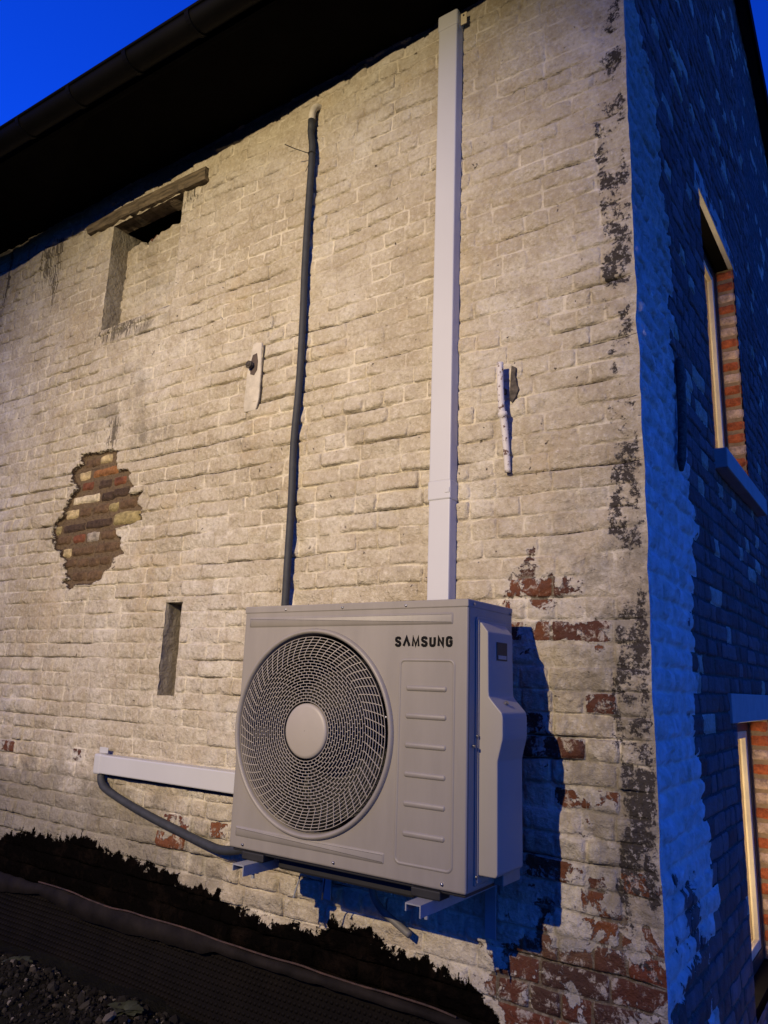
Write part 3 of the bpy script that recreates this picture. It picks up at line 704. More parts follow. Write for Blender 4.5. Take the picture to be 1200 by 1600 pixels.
# ---- windows in the side wall
def window(name, y0, y1, z0, z1, lint, sill, nbr, lab):
    D_ = .085
    wd = part(name, *join([box((-.14, y0, z0), (-.102, y0+.06, z1)), box((-.14, y1-.055, z0), (-.102, y1, z1)),
                           box((-.14, y0+.06, z1-.06), (-.102, y1-.055, z1)), box((-.14, y0+.06, z0), (-.102, y1-.055, z0+.06))]), M['frame'], house, label=lab)
    part('sash', *join([box((-.135, y0+.062, z0+.062), (-.104, y0+.102, z1-.062), .004), box((-.135, y1-.10, z0+.062), (-.104, y1-.057, z1-.062), .004),
                        box((-.134, y0+.102, z1-.10), (-.105, y1-.10, z1-.062), .004), box((-.134, y0+.102, z0+.062), (-.105, y1-.10, z0+.11), .004)]), M['cream'], wd)
    part('pane', [(-.125, y0+.10, z0+.10), (-.125, y1-.09, z0+.10), (-.125, y1-.09, z1-.09), (-.125, y0+.10, z1-.09)], [[0, 1, 2, 3]], M['glass'], wd)
    part('lintel', *box((-.25, lint[0], lint[2]), (lint[4], lint[1], lint[3]), .004), M['conc'], wd)
    if sill: part('window_sill', *box((-.10, sill[0], sill[2]), (.062, sill[1], sill[3]), .005), M['conc'], wd)
    # reveals: bricks on the far cheek, mortar behind
    rm = mat_simple('reveal_mortar', (.22, .15, .08), .9, 0, .3, 30, .003, 90)
    part('reveal', *box((-.30, y1-.003, z0), (-.004, y1+.03, z1)), rm, wd); part('reveal', *box((-.30, y0-.03, z0), (-.004, y0+.003, z1)), rm, wd)
    cols = 'RRWRWWRWRWRRWRRWRRRWR'
    k = int(round((z1-z0)/CO))
    hgt = (z1-z0)/k
    for i in range(k):
        zc = z1-(i+.5)*hgt
        P, F = pillow((-.05, zc, y1-.001), .102, hgt-.010, .008, 1, -1, 8, 6, .003)
        part('brick', P, F, PBM[cols[i % len(cols)]], wd, True)
    # the lit room behind
    part('room', [(-1.3, y0-.9, z0-.6), (-1.3, y1+1.0, z0-.6), (-1.3, y1+1.0, z1+.3), (-1.3, y0-.9, z1+.3),
                  (-.302, y0-.9, z0-.6), (-.302, y1+1.0, z0-.6), (-.302, y1+1.0, z1+.3), (-.302, y0-.9, z1+.3)],
         [[0, 1, 2, 3], [0, 4, 5, 1], [3, 2, 6, 7], [0, 3, 7, 4], [1, 5, 6, 2]], M['room'], wd)
    for s_, yy in ((1, y0), (-1, y1)):
        pass
    return wd
window('window', 1.27, 2.20, 1.385, 2.83, (1.20, 2.33, 2.832, 2.968, .004), (1.225, 2.40, 1.285, 1.384), 0, 'upper side window, tall and narrow, with grey sill')
window('window', 1.34, 2.27, -1.10, .112, (1.20, 2.45, .115, .244, .016), None, 0, 'lower side window glowing yellow under a grey lintel')
for (yy, zz_, e) in ((1.66, 2.35, 9.0), (1.66, 1.75, 9.0), (1.75, -.2, 13.0), (1.75, -.75, 16.0)):
    l = bpy.data.lights.new('room_lamp', 'POINT'); l.energy = e; l.color = (1, .74, .42); l.shadow_soft_size = .03
    o = link(bpy.data.objects.new('room_lamp', l)); o.location = (-.17, yy-.08, zz_)

# ---- roof, eave, gutter
GY = lambda x: -.612+.061*x
GZT = lambda x: 3.200+.05*(x+1.2)
roof = part('roof', *join([
    extrude_poly([(-.52, 3.27), (3.0, 6.05), (7.2, 4.11), (7.2, 4.27), (3.0, 6.20), (-.52, 3.33)], 0, -6.0, .075)]), M['tile'], house)
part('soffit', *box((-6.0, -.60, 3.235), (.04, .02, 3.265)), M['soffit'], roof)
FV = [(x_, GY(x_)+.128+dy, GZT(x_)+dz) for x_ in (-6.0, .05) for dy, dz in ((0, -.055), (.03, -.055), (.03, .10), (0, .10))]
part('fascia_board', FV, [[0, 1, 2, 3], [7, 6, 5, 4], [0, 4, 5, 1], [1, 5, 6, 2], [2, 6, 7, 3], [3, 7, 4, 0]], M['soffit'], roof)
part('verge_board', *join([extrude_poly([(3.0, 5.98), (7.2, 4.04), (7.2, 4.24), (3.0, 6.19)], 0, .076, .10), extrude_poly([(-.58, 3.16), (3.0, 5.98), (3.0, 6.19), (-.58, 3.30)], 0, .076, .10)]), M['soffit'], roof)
# pantile rolls on the roof slopes
Vp = []; Fp = []; nP = 0
for (ya, za, yb, zb) in ((-.56, 3.22, 3.0, 6.21), (7.2, 4.28, 3.0, 6.21)):
    nr = 14
    for r_ in range(nr):
        t0, t1 = r_/nr, (r_+1.08)/nr
        xs = np.linspace(-6.0, .09, 240); wv = .022*np.abs(np.sin(xs*math.pi/.21))
        a0 = np.stack([xs, np.full(240, ya+(yb-ya)*t0), za+(zb-za)*t0+.05+wv], 1); a1 = np.stack([xs, np.full(240, ya+(yb-ya)*min(t1, 1)), za+(zb-za)*min(t1, 1)+.02+wv], 1)
        b0 = a0.copy(); b0[:, 2] -= .02
        Vp += [b0, a0, a1]; g = grid(240, 3)+nP; Fp.append(g); nP += 720
part('roof_tiles', np.vstack(Vp), np.vstack(Fp), M['tile'], roof, True, kind='stuff')
xs = np.linspace(-6.0, .06, 40); prof = [(math.cos(a), math.sin(a)) for a in np.linspace(math.pi, 2*math.pi, 13)]
Vg = []; kg = len(prof)*2
for x_ in xs:
    cy_ = GY(x_)+.062
    for r_ in (.062, .057):
        pr = prof if r_ == .062 else prof[::-1]
        for c_, s_ in pr: Vg.append((x_, cy_+r_*c_, GZT(x_)+r_*s_))
Fg = [[i*kg+j, i*kg+(j+1) % kg, (i+1)*kg+(j+1) % kg, (i+1)*kg+j] for i in range(39) for j in range(kg)]
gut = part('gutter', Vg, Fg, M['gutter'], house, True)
part('gutter_bead', *tube([(x_, GY(x_)-.002, GZT(x_)+.003) for x_ in np.linspace(-6, .06, 12)], .008, 8), M['gutter'], gut, True)
xb = -5.45
while xb < 0:
    cy_ = GY(xb)+.062
    P = [(xb, cy_+.069*math.cos(a), GZT(xb)+.069*math.sin(a)) for a in np.linspace(math.pi*.97, 2*math.pi*1.0, 14)]
    V_ = []; 
    for (a_, b_, c_) in P:
        for dx in (-.013, .013): V_.append((a_+dx, b_, c_))
    P2_ = [(xb, cy_+.062*math.cos(a), GZT(xb)+.062*math.sin(a)) for a in np.linspace(math.pi*.97, 2*math.pi, 14)]
    for (a_, b_, c_) in P2_:
        for dx in (-.013, .013): V_.append((a_+dx, b_, c_))
    n_ = 14; F_ = []
    for i in range(n_-1):
        F_.append([2*i, 2*i+1, 2*i+3, 2*i+2]); F_.append([2*i, 2*i+2, 28+2*i+2, 28+2*i]); F_.append([2*i+1, 28+2*i+1, 28+2*i+3, 2*i+3])
    part('gutter_bracket', V_, F_, M['gutter'], gut)
    xb += .413

# ================================================================== AIR CONDITIONER
AX0, AX1, AY0, AY1, AZ0, AZ1 = -1.350, -.412, -.450, -.137, -.341, .494
ac = root('air_conditioner', 'cream outdoor air conditioning unit with one round fan grille, hung on the white wall', 'air conditioner', (-.88, -.29, AZ0-.04))
# casing: bevelled box with a drilled front
bm = bmesh.new(); bmesh.ops.create_cube(bm, size=1)
for v in bm.verts: v.co = Vector(((AX0+AX1)/2+v.co.x*(AX1-AX0), (AY0+AY1)/2+v.co.y*(AY1-AY0), (AZ0+AZ1)/2+v.co.z*(AZ1-AZ0)))
bmesh.ops.bevel(bm, geom=bm.edges[:], offset=.007, segments=3, affect='EDGES', profile=.5)
fr_ = [f for f in bm.faces if abs(f.calc_center_median().y-AY0) < 1e-5 and f.calc_area() > .1]
bmesh.ops.delete(bm, geom=fr_, context='FACES_ONLY')
Vc, Fc = bmdata(bm); part('casing', Vc, Fc, M['ac'], ac, False)
FC = (-1.012, .070); RR = .318
def holed(x0, x1, z0, z1, y, c, r, n=128, rise=None):
    ang = sorted(set([2*math.pi*i/n for i in range(n)]+[math.atan2(zz-c[1], xx-c[0]) % (2*math.pi) for xx in (x0, x1) for zz in (z0, z1)]))
    V = []; k = len(ang)
    for a in ang: V.append((c[0]+r*math.cos(a), y, c[1]+r*math.sin(a)))
    for a in ang:
        ca, sa = math.cos(a), math.sin(a); t = min([(x1-c[0])/ca if ca > 1e-9 else 9, (x0-c[0])/ca if ca < -1e-9 else 9, (z1-c[1])/sa if sa > 1e-9 else 9, (z0-c[1])/sa if sa < -1e-9 else 9])
        V.append((c[0]+t*ca, y, c[1]+t*sa))
    F = [[i, (i+1) % k, k+(i+1) % k, k+i] for i in range(k)]
    return V, F
fp = part('front_panel', *holed(AX0+.007, AX1-.007, AZ0+.007, AZ1-.007, AY0, FC, RR+.014), M['ac'], ac)
def lathe(prof, c, n=128):
    """prof: (radius, y) pairs about the y axis at c"""
    V = [(c[0]+r*math.cos(2*math.pi*i/n), y, c[1]+r*math.sin(2*math.pi*i/n)) for r, y in prof for i in range(n)]
    F = [[p*n+i, p*n+(i+1) % n, (p+1)*n+(i+1) % n, (p+1)*n+i] for p in range(len(prof)-1) for i in range(n)]
    return V, F
Yf = AY0
part('bell_ring', *lathe([(.343, Yf+.001), (.341, Yf-.007), (.3375, Yf-.012), (.333, Yf-.0135), (.329, Yf-.0125), (.3245, Yf-.006), (.3215, Yf+.012), (.3195, Yf+.05)], FC), M['ac'], fp, True)
part('fan_shroud', *lathe([(.3165, Yf+.02), (.312, Yf+.16), (.31, Yf+.25), (.001, Yf+.25)], FC, 64), M['dark'], ac, True)
# fan behind the grille
Vb = []; Fb = []
for b_ in range(3):
    nA, nR = 12, 8; k = len(Vb)
    for i in range(nR):
        r = .07+i/(nR-1)*.225
        for j_ in range(nA):
            t = j_/(nA-1); a = b_*2*math.pi/3+t*1.25+.5*(i/(nR-1)); Vb.append((FC[0]+r*math.cos(a), Yf+.07+.09*t+.02*math.sin(t*3), FC[1]+r*math.sin(a)))
    Fb += [[x_+k for x_ in f] for f in grid(nA, nR).tolist()]
fan = part('fan', Vb, Fb, M['fan'], ac, True)
part('fan_hub', *lathe([(.001, Yf+.05), (.06, Yf+.055), (.075, Yf+.08), (.075, Yf+.18)], FC, 40), M['fan'], fan, True)
# grille: slightly domed rings, staggered bars inside, sweeping ribs outside
def gy(r): return Yf-.012-.010*(1-(r/.318)**2)+.006*max(0, (r-.27)/.05)
rings = np.linspace(.097, .313, 23)
Vg = []; Fg = []
def ringmesh(r, hw=.0009, dp=.003, n=120):
    k = len(Vg); y = gy(r)
    for (rr_, yy_) in ((r-hw, y), (r+hw, y), (r+hw, y+dp), (r-hw, y+dp)):
        for i in range(n):
            a = 2*math.pi*i/n; Vg.append((FC[0]+rr_*math.cos(a), yy_, FC[1]+rr_*math.sin(a)))
    for p_ in range(4):
        for i in range(n): Fg.append([k+p_*n+i, k+p_*n+(i+1) % n, k+((p_+1) % 4)*n+(i+1) % n, k+((p_+1) % 4)*n+i])
for r in rings: ringmesh(r)
def bar(a0, r0, a1, r1, hw=.0009, dp=.003, dy=.0008):
    p = np.array([FC[0]+r0*math.cos(a0), FC[1]+r0*math.sin(a0)]); q = np.array([FC[0]+r1*math.cos(a1), FC[1]+r1*math.sin(a1)])
    t = q-p; t /= np.linalg.norm(t); nn = np.array([-t[1], t[0]])*hw; k = len(Vg)
    for (c_, r_) in ((p, r0), (q, r1)):
        for s_, d_ in ((1, 0), (-1, 0), (-1, dp), (1, dp)):
            e = c_+s_*nn; Vg.append((e[0], gy(r_)+dy+d_, e[1]))
    Fg.extend([[k, k+1, k+5, k+4], [k+1, k+2, k+6, k+5], [k+2, k+3, k+7, k+6], [k+3, k, k+4, k+7]])
twist = lambda r: -.42*(r-.09)/.22
NR = len(rings)
for i in range(NR-1):
    r0, r1 = rings[i], rings[i+1]
    nb = 36 if i < 8 else 54
    if i < 15:
        for j_ in range(nb):
            a = 2*math.pi*(j_+.5*(i % 2))/nb+twist(r0)*.3; bar(a, r0, a+.004, r1)
    else:
        for j_ in range(60):
            a = 2*math.pi*j_/60; bar(a+twist(r0), r0, a+twist(r1), r1, .0011)
gr_ = part('grille', Vg, Fg, M['grille'], ac, False)
part('grille_hub', *lathe([(.001, gy(0)-.004), (.078, gy(0)-.0035), (.086, gy(0)-.001), (.090, gy(0)+.004), (.090, gy(0)+.012)], FC, 64), M['grille'], gr_, True)
# pressed relief on the front
def raised(name, x0, x1, z0, z1, t, bev, par, r=None, mat='ac'):
    r = r or min((x1-x0), (z1-z0))*.25; pts = []
    for cx_, cz_, a0 in ((x1-r, z1-r, 0), (x0+r, z1-r, 90), (x0+r, z0+r, 180), (x1-r, z0+r, 270)):
        for q in range(5):
            a = math.radians(a0+q*22.5); pts.append((cx_+r*math.cos(a), cz_+r*math.sin(a)))
    def inset(d):
        o_ = []
        for cx_, cz_, a0 in ((x1-r, z1-r, 0), (x0+r, z1-r, 90), (x0+r, z0+r, 180), (x1-r, z0+r, 270)):
            for q in range(5):
                a = math.radians(a0+q*22.5); o_.append((cx_+(r-d)*math.cos(a), cz_+(r-d)*math.sin(a)))
        return o_
    n_ = len(pts); L = [(pts, Yf+.0), (inset(bev*.35), Yf-t*.6), (inset(bev), Yf-t)]
    V = [(p[0], y, p[1]) for ring_, y in L for p in ring_]
    F = [[a*n_+i, a*n_+(i+1) % n_, (a+1)*n_+(i+1) % n_, (a+1)*n_+i] for a in range(2) for i in range(n_)]+[[2*n_+i for i in range(n_)]]
    return part(name, V, F, M[mat], par, True)
def groove_frame(name, x0, x1, z0, z1, t, wd, par, r):
    """pressed outline: a low ridge that runs round a panel"""
    def loop(d, rr_):
        o_ = []
        for cx_, cz_, a0 in ((x1-r, z1-r, 0), (x0+r, z1-r, 90), (x0+r, z0+r, 180), (x1-r, z0+r, 270)):
            for q in range(7):
                a = math.radians(a0+q*15); o_.append((cx_+(r-d)*math.cos(a), cz_+(r-d)*math.sin(a)))
        return o_
    Ls = [(loop(0, r), Yf+.0002), (loop(wd*.3, r), Yf-t), (loop(wd*.7, r), Yf-t), (loop(wd, r), Yf+.0002)]; n_ = 28
    V = [(p[0], y, p[1]) for ring_, y in Ls for p in ring_]
    F = [[a*n_+i, a*n_+(i+1) % n_, (a+1)*n_+(i+1) % n_, (a+1)*n_+i] for a in range(3) for i in range(n_)]
    return part(name, V, F, M['ac'], par, True)
raised('pressed_band', -1.325, -.463, .419, .456, .004, .007, fp, .006)
raised('pressed_band', -1.322, -.692, -.301, -.268, .004, .007, fp, .006)
groove_frame('pressed_panel', -.658, -.453, -.293, .314, .003, .010, fp, .022)
for zc in (.223, .139, .052, -.033, -.118, -.203):
    raised('pressed_rib', -.629, -.482, zc-.009, zc+.009, .005, .006, fp, .008)
# lid lip
part('top_lid', *box((AX0-.0015, AY0-.0025, .4705), (AX1+.0015, AY1+.001, AZ1+.002), .004, 2), M['ac'], ac)
for (sx_, sz_) in [(-1.149, .481), (-.893, .481), (-.636, .481), (-1.282, -.325), (-.884, -.324), (-.488, -.323), (-1.331, -.033), (-.70, .13)]:
    part('screw', *lathe([(.0045, Yf-.0), (.0045, Yf-.0042), (.003, Yf-.0058), (.0001, Yf-.006)], (sx_, sz_), 12), M['screw'], fp, True)
# lettering
G_ = {'S': [(.95, .76), (.88, .92), (.68, 1), (.32, 1), (.1, .92), (.04, .76), (.12, .62), (.3, .55), (.7, .45), (.88, .38), (.96, .24), (.9, .08), (.68, 0), (.32, 0), (.1, .08), (.03, .26)],
      'A': [(.0, -.04), (.5, 1), (1, -.04)], 'M': [(.03, -.04), (.10, 1), (.5, .08), (.90, 1), (.97, -.04)],
      'U': [(.06, 1.04), (.06, .25), (.14, .06), (.34, 0), (.66, 0), (.86, .06), (.94, .25), (.94, 1.04)],
      'N': [(.06, -.04), (.06, .97), (.94, .03), (.94, 1.04)],
      'G': [(.95, .74), (.88, .92), (.66, 1), (.34, 1), (.12, .92), (.05, .72), (.05, .28), (.12, .08), (.34, 0), (.66, 0), (.88, .08), (.95, .28), (.95, .50), (.52, .50)]}
def stroke(pts, w_, h_, th, x, z):
    P = np.array([(x+th/2+p[0]*(w_-th), z+th/2+p[1]*(h_-th)) for p in pts]); n_ = len(P); V = []
    for i in range(n_):
        a = P[max(i-1, 0)]; b = P[min(i+1, n_-1)]; d1 = (P[i]-a); d2 = (b-P[i])
        d1 = d1/np.linalg.norm(d1) if i > 0 else d2/np.linalg.norm(d2); d2 = d2/np.linalg.norm(d2) if i < n_-1 else d1
        t = d1+d2; t /= max(np.linalg.norm(t), 1e-6); nn = np.array([-t[1], t[0]]); c_ = max(.45, abs(nn@np.array([-d1[1], d1[0]])))
        V += [P[i]+nn*th/2/c_, P[i]-nn*th/2/c_]
    return V
lw, gap = .0268, .0048; x_ = -.6765
Vl = []; Fl = []
for ch_ in 'SAMSUNG':
    ww = lw*(1.13 if ch_ in 'MA' else .96)
    V2 = stroke(G_[ch_], ww, .0335, .0085 if ch_ not in 'M' else .0068, x_, .3495); k = len(Vl); n_ = len(V2)//2
    for dy in (Yf-.0012, Yf+.0002):
        Vl += [(p[0], dy, p[1]) for p in V2]
    for i in range(n_-1):
        Fl.append([k+2*i, k+2*i+1, k+2*i+3, k+2*i+2])
    for i in range(n_-1):
        for e in (0, 1): Fl.append([k+2*i+e, k+2*i+2+e, k+2*n_+2*i+2+e, k+2*n_+2*i+e])
    x_ += ww+gap*.83
part('lettering', Vl, Fl, M['ink'], fp)
# right-hand side: pressed panel, seam and pipe cover
X0 = AX1
part('side_panel', *extrude_poly([(-.402, -.325), (-.152, -.325), (-.152, .437), (-.160, .446), (-.395, .446), (-.402, .437)], 0, X0-.001, X0+.0035, .002), M['ac'], ac)
part('side_seam', *box((X0-.001, -.4415, AZ0+.01), (X0+.0006, -.4395, .468)), M['dark'], ac)
pr = [(X0+.001, -.298), (X0+.060, -.298), (X0+.066, -.290), (X0+.066, .020), (X0+.070, .036), (X0+.082, .082), (X0+.083, .095), (X0+.083, .146), (X0+.080, .160), (X0+.046, .196), (X0+.038, .206), (X0+.036, .22), (X0+.034, .400), (X0+.010, .430), (X0+.001, .430)]
cov = part('pipe_cover', *extrude_poly(pr, 1, -.384, -.208, .0035, 2), M['acside'], ac)
part('cover_flange', *extrude_poly([(-.392, -.318), (-.200, -.318), (-.200, .436), (-.392, .436)], 0, X0+.003, X0+.0065, .001), M['acside'], cov)
part('hand_hold', *box((X0+.030, -.326, .316), (X0+.0366, -.254, .372)), M['dark'], cov)  # flush dark box, stands in for the shade inside the grip recess
part('hand_hold_lip', *box((X0+.030, -.318, .320), (X0+.0376, -.260, .332), .001), M['acside'], cov)
part('cover_screw', *tube([(X0+.058, -.31, .186), (X0+.064, -.31, .19)], .006, 10), M['screw'], cov)
for zz_, yy_ in ((.09, -.396), (.062, -.415), (-.30, -.396)):
    part('screw', *tube([(X0+.002, yy_, zz_), (X0+.008, yy_, zz_)], .0045, 10), M['screw'], ac)
part('side_screw', *tube([(X0, -.155, .476), (X0+.006, -.155, .476)], .0045, 10), M['screw'], ac)
part('side_screw', *tube([(X0, -.415, .483), (X0+.005, -.415, .483)], .0045, 10), M['screw'], ac)
part('base_tray', *box((AX0+.01, AY0+.012, AZ0-.010), (AX1-.006, AY1, AZ0+.002), .003), M['dark'], ac)
part('shade_pan', *box((-1.17, AY0+.06, AZ0-.055), (-.62, -.06, AZ0-.008), .008), M['dark'], ac)  # dark pan added below the unit to deepen the shade there
part('service_valve_shelf', *box((X0-.002, -.27, -.345), (X0+.03, -.15, -.305), .003), M['ac'], ac)
# feet
for fx in (-1.235, -.545):
    for fy in (-.42, -.19):
        f_ = part('foot', *box((fx-.05, fy-.03, AZ0-.03), (fx+.05, fy+.03, AZ0-.004), .004), M['rubber'], ac)
        part('foot_bolt', *tube([(fx, fy, AZ0-.075), (fx, fy, AZ0-.0)], .005, 8), M['steel'], f_)
part('mains_lead', *tube(spline([(-1.02, -.06, -.40), (-1.0, -.06, -.50), (-.963, -.06, -.548), (-.90, -.055, -.585), (-.840, -.055, -.613)], 6), .013, 10), M['grtube'], ac, True, label='short grey drain hose hanging under the unit')
# brackets: U rails and wall plate
br_ = root('wall_bracket', 'galvanised steel wall bracket carrying the air conditioner, two arms', 'bracket', (-.9, -.02, -.45))
for bx in (-1.235, -.545):
    zt = AZ0-.031; wdt = .026
    arm = part('bracket_arm', *extrude_poly([(bx-wdt, zt), (bx+wdt, zt), (bx+wdt, zt-.034), (bx+wdt-.004, zt-.034), (bx+wdt-.004, zt-.004), (bx-wdt+.004, zt-.004), (bx-wdt+.004, zt-.022), (bx-wdt, zt-.022)], 1, -.515, -.02), M['steel'], br_)
    part('bolt', *tube([(bx+.0, -.44, zt-.055), (bx+.0, -.44, zt)], .006, 8), M['steel'], arm)
    part('wall_leg', *box((bx-.02, -.03, zt-.20), (bx+.02, -.024, zt+.0), .001), M['steel'], br_)
part('threaded_rod', *tube([(-1.12, -.30, -.36), (-1.16, -.31, -.50)], .0028, 6), M['steel'], br_)
part('threaded_rod', *tube([(-1.10, -.2, -.36), (-1.12, -.2, -.52)], .0028, 6), M['rubber'], br_)

# ================================================================== ducts, pipes
du = root('cable_duct', 'tall white plastic duct running up the wall from the unit to the eave', 'duct', (-.752, 0, .40))
def ductbox(x0, x1, y0, z0, z1): return box((x0, y0, z0), (x1, .0, z1), .006, 2)
dl = part('duct_cover', *join([ductbox(-.800, -.7055, -.060, .30, .935), ]), M['duct'], du)
part('duct_cover', *ductbox(-.8005, -.7060, -.0605, 1.003, 3.125), M['duct'], du)
part('joint_collar', *ductbox(-.8035, -.7025, -.0635, .930, 1.008), M['duct'], du)
part('clip', *box((-.724, -.066, .955), (-.706, -.060, .975), .001), M['duct'], du)
part('end_cap', *box((-.804, -.065, 3.105), (-.702, .0, 3.19), .010, 3), M['duct'], du)
tab = part('fixing_tab', *box((-.702, -.034, 3.118), (-.672, -.028, 3.178), .002), M['cream'], du)
part('screw', *tube([(-.686, -.034, 3.162), (-.686, -.038, 3.162)], .004, 8), M['rust'], tab)
d2 = root('cable_duct', 'short white plastic duct sticking out sideways, left of the unit, dark hose below its end', 'duct', (-2.2, 0, -.2))
part('duct_cover', *box((-2.66, -.060, -.244), (-1.10, 0, -.156), .006, 2), M['duct'], d2)
part('end_cap', *box((-2.706, -.0640, -.248), (-2.655, 0, -.152), .009, 3), M['duct'], d2)
part('fixing_tab', *box((-2.700, -.040, -.150), (-2.635, -.035, -.122), .002), M['duct'], d2)
part('duct_base', *box((-2.64, -.020, -.262), (-1.2, .0, -.246), .001), M['rubber'], d2)
pipe = root('insulated_pipe', 'thin black insulated pipe climbing the wall left of the tall white duct', 'pipe', (-1.533, -.03, .55))
C1 = [(-1.534, -.032, .35), (-1.534, -.032, .565), (-1.533, -.034, .734), (-1.537, -.03, 1.024), (-1.543, -.032, 1.295), (-1.531, -.034, 1.574), (-1.535, -.032, 1.898), (-1.545, -.03, 2.168), (-1.544, -.033, 2.482), (-1.540, -.036, 2.809), (-1.556, -.036, 2.93), (-1.558, -.034, 3.0)]
part('sleeve', *tube(spline(C1, 8), .0165, 12), M['foam'], pipe, True)
part('sleeve_end', *tube([(-1.557, -.034, 2.94), (-1.558, -.034, 3.008)], .0185, 12), M['foam'], pipe, True)
part('pipe_top', *tube(spline([(-1.558, -.034, 3.0), (-1.555, -.034, 3.05), (-1.545, -.02, 3.09), (-1.535, .02, 3.10)], 6), .0175, 12), mat_simple('painted_pipe', (.50, .46, .40), .8), pipe, True)
tie = part('cable_tie', *tube([(-1.562, -.030, 2.80), (-1.55, -.054, 2.802), (-1.53, -.054, 2.802), (-1.518, -.03, 2.80)], .003, 6), M['rubber'], pipe)
part('tie_tail', *tube([(-1.55, -.052, 2.80), (-1.60, -.10, 2.815), (-1.63, -.14, 2.825)], .0022, 6), M['rubber'], tie)
part('tie_tail', *tube([(-1.545, -.04, 2.77), (-1.58, -.03, 2.72)], .0015, 6), M['rubber'], tie)
h2 = root('hose', 'dark insulated hose sagging from the short duct to the underside of the unit', 'hose', (-2.2, -.04, -.4))
H1 = [(-2.672, -.03, -.20), (-2.672, -.035, -.250), (-2.655, -.04, -.285), (-2.60, -.045, -.315), (-2.437, -.04, -.362), (-2.246, -.04, -.403), (-2.068, -.04, -.436), (-1.9, -.05, -.460), (-1.76, -.07, -.466), (-1.58, -.11, -.430), (-1.4, -.15, -.395), (-1.25, -.2, -.36)]
part('sleeve', *tube(spline(H1, 8), .0185, 12), M['foam'], h2, True)

# ================================================================== foot of the wall
mb = root('drainage_membrane', 'black dimpled drainage sheet along the foot of the wall below its grey edge strip', 'drainage membrane', (-2.5, -.1, -1.05))
def ystrip(x): return -.095-.02*noise(x*1.3, 0*x, 200)
xs = np.linspace(-5.4, -.55, 240)
ztop = -.800+.010*noise(xs*2.1, 0*xs, 201)
edge_w = np.interp(xs, [-5.4, -3.4, -3.05, -2.95, -2.78, -2.6, -1.8, -1.7, -.5], [.09, .085, .05, .03, .06, .075, .06, .03, .02])
rows = [(0, .02, 0), (0, -.014, .004), (1, -.020, 0), (1, -.002, -.004)]
Vs = []
for (k_, dy, dz) in rows: Vs.append(np.stack([xs, ystrip(xs)+dy, ztop-k_*edge_w+dz+.004*noise(xs*18, 0*xs+k_, 202)], 1))
part('edge_strip', np.vstack(Vs), grid(240, 4), M['strip'], mb, True)
part('metal_edge', *tube([(x_, float(ystrip(np.array(x_)))-.004, -.790+.010*float(noise(x_*2.1, 0, 201))+.006*float(noise(x_*7, 3, 203))) for x_ in np.linspace(-2.98, -.62, 60)], .0035, 6), M['edge'], mb)
nu, nv = 260, 24
gu, gv = np.meshgrid(np.linspace(-5.4, -.45, nu), np.linspace(0, 1, nv)); gu = gu.ravel(); gv = gv.ravel()
msh_y = lambda x, t: -.088-.02*noise(x*1.3, 0*x, 200)-.05*t*t-.012*noise(x*4, t*2, 204)
ms_z = lambda x, t: -.815-.33*t
P = np.stack([gu, msh_y(gu, gv), ms_z(gu, gv)], 1)
sheet = part('dimpled_sheet', P, grid(nu, nv), M['membrane'], mb, True)
# dimples
sx_, st_ = [], []
row_n = 15
for r_ in range(row_n):
    t = (r_+.8)/row_n
    xx = np.arange(-4.3, -.5, .024)+(.012 if r_ % 2 else 0); sx_.append(xx); st_.append(np.full(len(xx), t))
sx_ = np.concatenate(sx_); st_ = np.concatenate(st_)
sy_ = msh_y(sx_, st_); sz_ = ms_z(sx_, st_)
ringa = np.arange(6)*math.pi/3; V_ = []; F_ = []
base_ = np.stack([sx_, sy_, sz_], 1); nd = len(sx_)
offs = [(.0088*math.cos(a), .001, .0088*math.sin(a)) for a in ringa]+[(.0055*math.cos(a), -.0075, .0055*math.sin(a)) for a in ringa]
VV = (base_[:, None, :]+np.array(offs)[None]).reshape(-1, 3)
fl = [[i, (i+1) % 6, 6+(i+1) % 6, 6+i] for i in range(6)]+[[6, 7, 8, 9], [6, 9, 10, 11]]
FF = (np.arange(nd)[:, None, None]*12+np.array(fl)[None]).reshape(-1, 4)
part('dimples', VV, FF, M['membrane'], mb, True, kind='stuff')

# ground
def gz(x, y):
    bed = sstep(-.15, -.75, x)*sstep(-1.9, -.9, y)
    bed = np.maximum(bed, 0)
    z = GZ+.16*bed*(1+.0*x)+.03*fbm(x*3, y*3, 210, 4)*(.3+bed)+.012*fbm(x*14, y*14, 211, 3)*bed
    z = z-.035*sstep(-.45, -.15, y)*bed
    return z
xs = np.concatenate([[-200, -60, -20, -9], np.linspace(-6, 2, 320), [5, 20, 60, 200]]); ys = np.concatenate([[-200, -60, -20, -8], np.linspace(-4, -.02, 160), [.3, 1, 5, 20, 60, 200]])
gx, gyy = np.meshgrid(xs, ys); gx = gx.ravel(); gyy = gyy.ravel()
g0 = link(bpy.data.objects.new('ground', mesh('ground', np.stack([gx, gyy, gz(gx, gyy)], 1), grid(len(xs), len(ys)), M['soil'], True))); g0['kind'] = 'structure'
pv = [(.02, -6, GZ+.02), (6, -6, GZ+.02), (6, 12, GZ+.02), (.02, 12, GZ+.02)]
p0 = link(bpy.data.objects.new('path', mesh('path', pv, [[0, 1, 2, 3]], M['ground']))); p0['kind'] = 'structure'
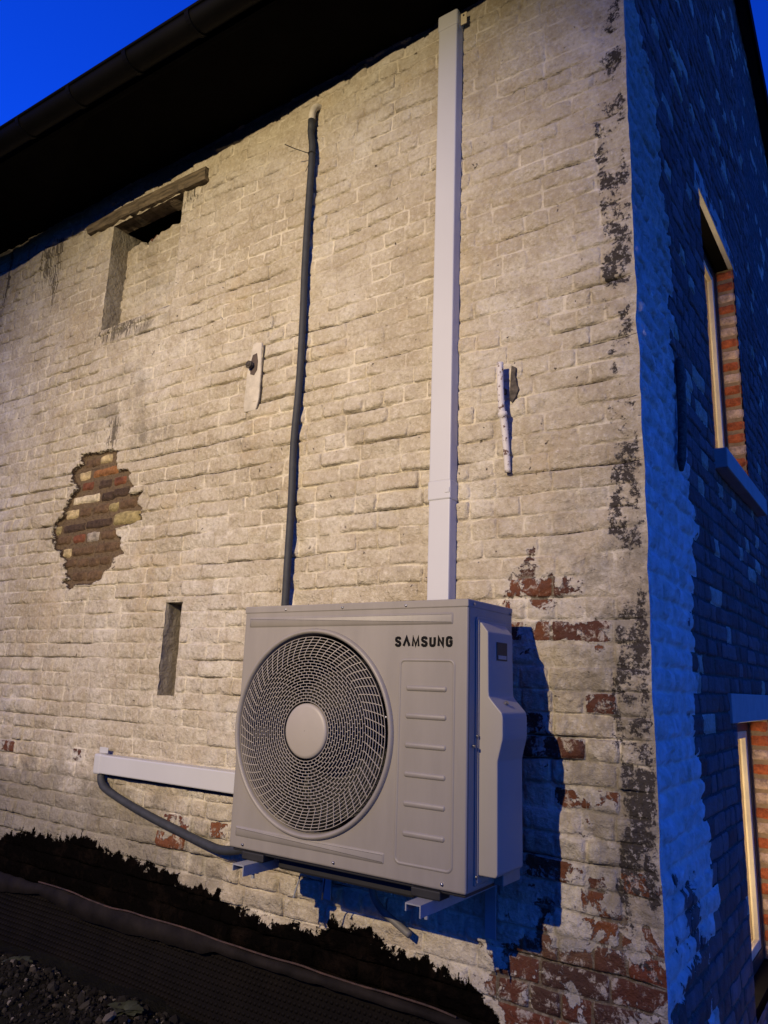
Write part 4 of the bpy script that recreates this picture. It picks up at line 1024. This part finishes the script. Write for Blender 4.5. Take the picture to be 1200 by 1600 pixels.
# loose stones, many
ns = 5000; R = np.random.default_rng(3)
px_ = R.uniform(-4.2, -.9, ns); py_ = -.22-np.abs(R.normal(0, .28, ns)); sz = R.gamma(1.6, .0032, ns)+.003
ico = bmesh.new(); bmesh.ops.create_icosphere(ico, subdivisions=1, radius=1); IV, IF = bmdata(ico); IV = np.array(IV); IF = np.array(IF)
rot = R.normal(size=(ns, 3, 3)); Q = np.linalg.qr(rot)[0]
SV = IV[None]*(sz[:, None, None])*R.uniform(.55, 1.2, (ns, 1, 3)); SV = SV*R.uniform(.8, 1.2, (ns, len(IV), 1)); SV = np.einsum('nij,nkj->nki', Q, SV)
SV += np.stack([px_, py_, gz(px_, py_)+sz*.4], 1)[:, None]
SF = (np.arange(ns)[:, None, None]*len(IV)+IF[None]).reshape(-1, 3)
st = link(bpy.data.objects.new('gravel', mesh('gravel', SV.reshape(-1, 3), SF, M['pebble']))); st['kind'] = 'stuff'
st['label'] = 'loose dark stones on the soil in front of the wall'; st['category'] = 'gravel'
# weeds
def leafy(name, label, x, y, n_, size, mat, seed):
    z = float(gz(np.array(x), np.array(y))); rt = root(name, label, 'plant', (x, y, z)); R_ = np.random.default_rng(seed)
    for i in range(n_):
        a = R_.uniform(0, 6.28); L_ = size*R_.uniform(.6, 1.1); wd = L_*.32; up = R_.uniform(.15, .6); V = []; F = []
        for k_ in range(7):
            t = k_/6; r_ = L_*t; w_ = wd*math.sin(math.pi*min(t*.95+.04, 1))**.7*(1+.25*math.sin(k_*2.6)); zz_ = z+.01+up*r_-1.6*up*r_*t*.5
            for s_, dz in ((-1, .12*w_), (0, 0), (1, .12*w_)):
                V.append((x+r_*math.cos(a)-s_*w_*math.sin(a), y+r_*math.sin(a)+s_*w_*math.cos(a), zz_+dz))
        F = grid(3, 7)
        part('leaf', V, F, mat, rt, True)
leafy('weed', 'flat green weed with lobed leaves on the soil beneath the hose', -1.95, -.34, 14, .085, M['leaf'], 1)
leafy('weed', 'low green weed near the lower left edge beside the dimpled sheet', -2.75, -.30, 10, .07, M['leaf'], 2)
leafy('weed', 'small dull weed in front of the dimpled sheet, right of the lobed weed', -1.62, -.30, 8, .06, M['dryleaf'], 4)
sc.render.film_transparent = False
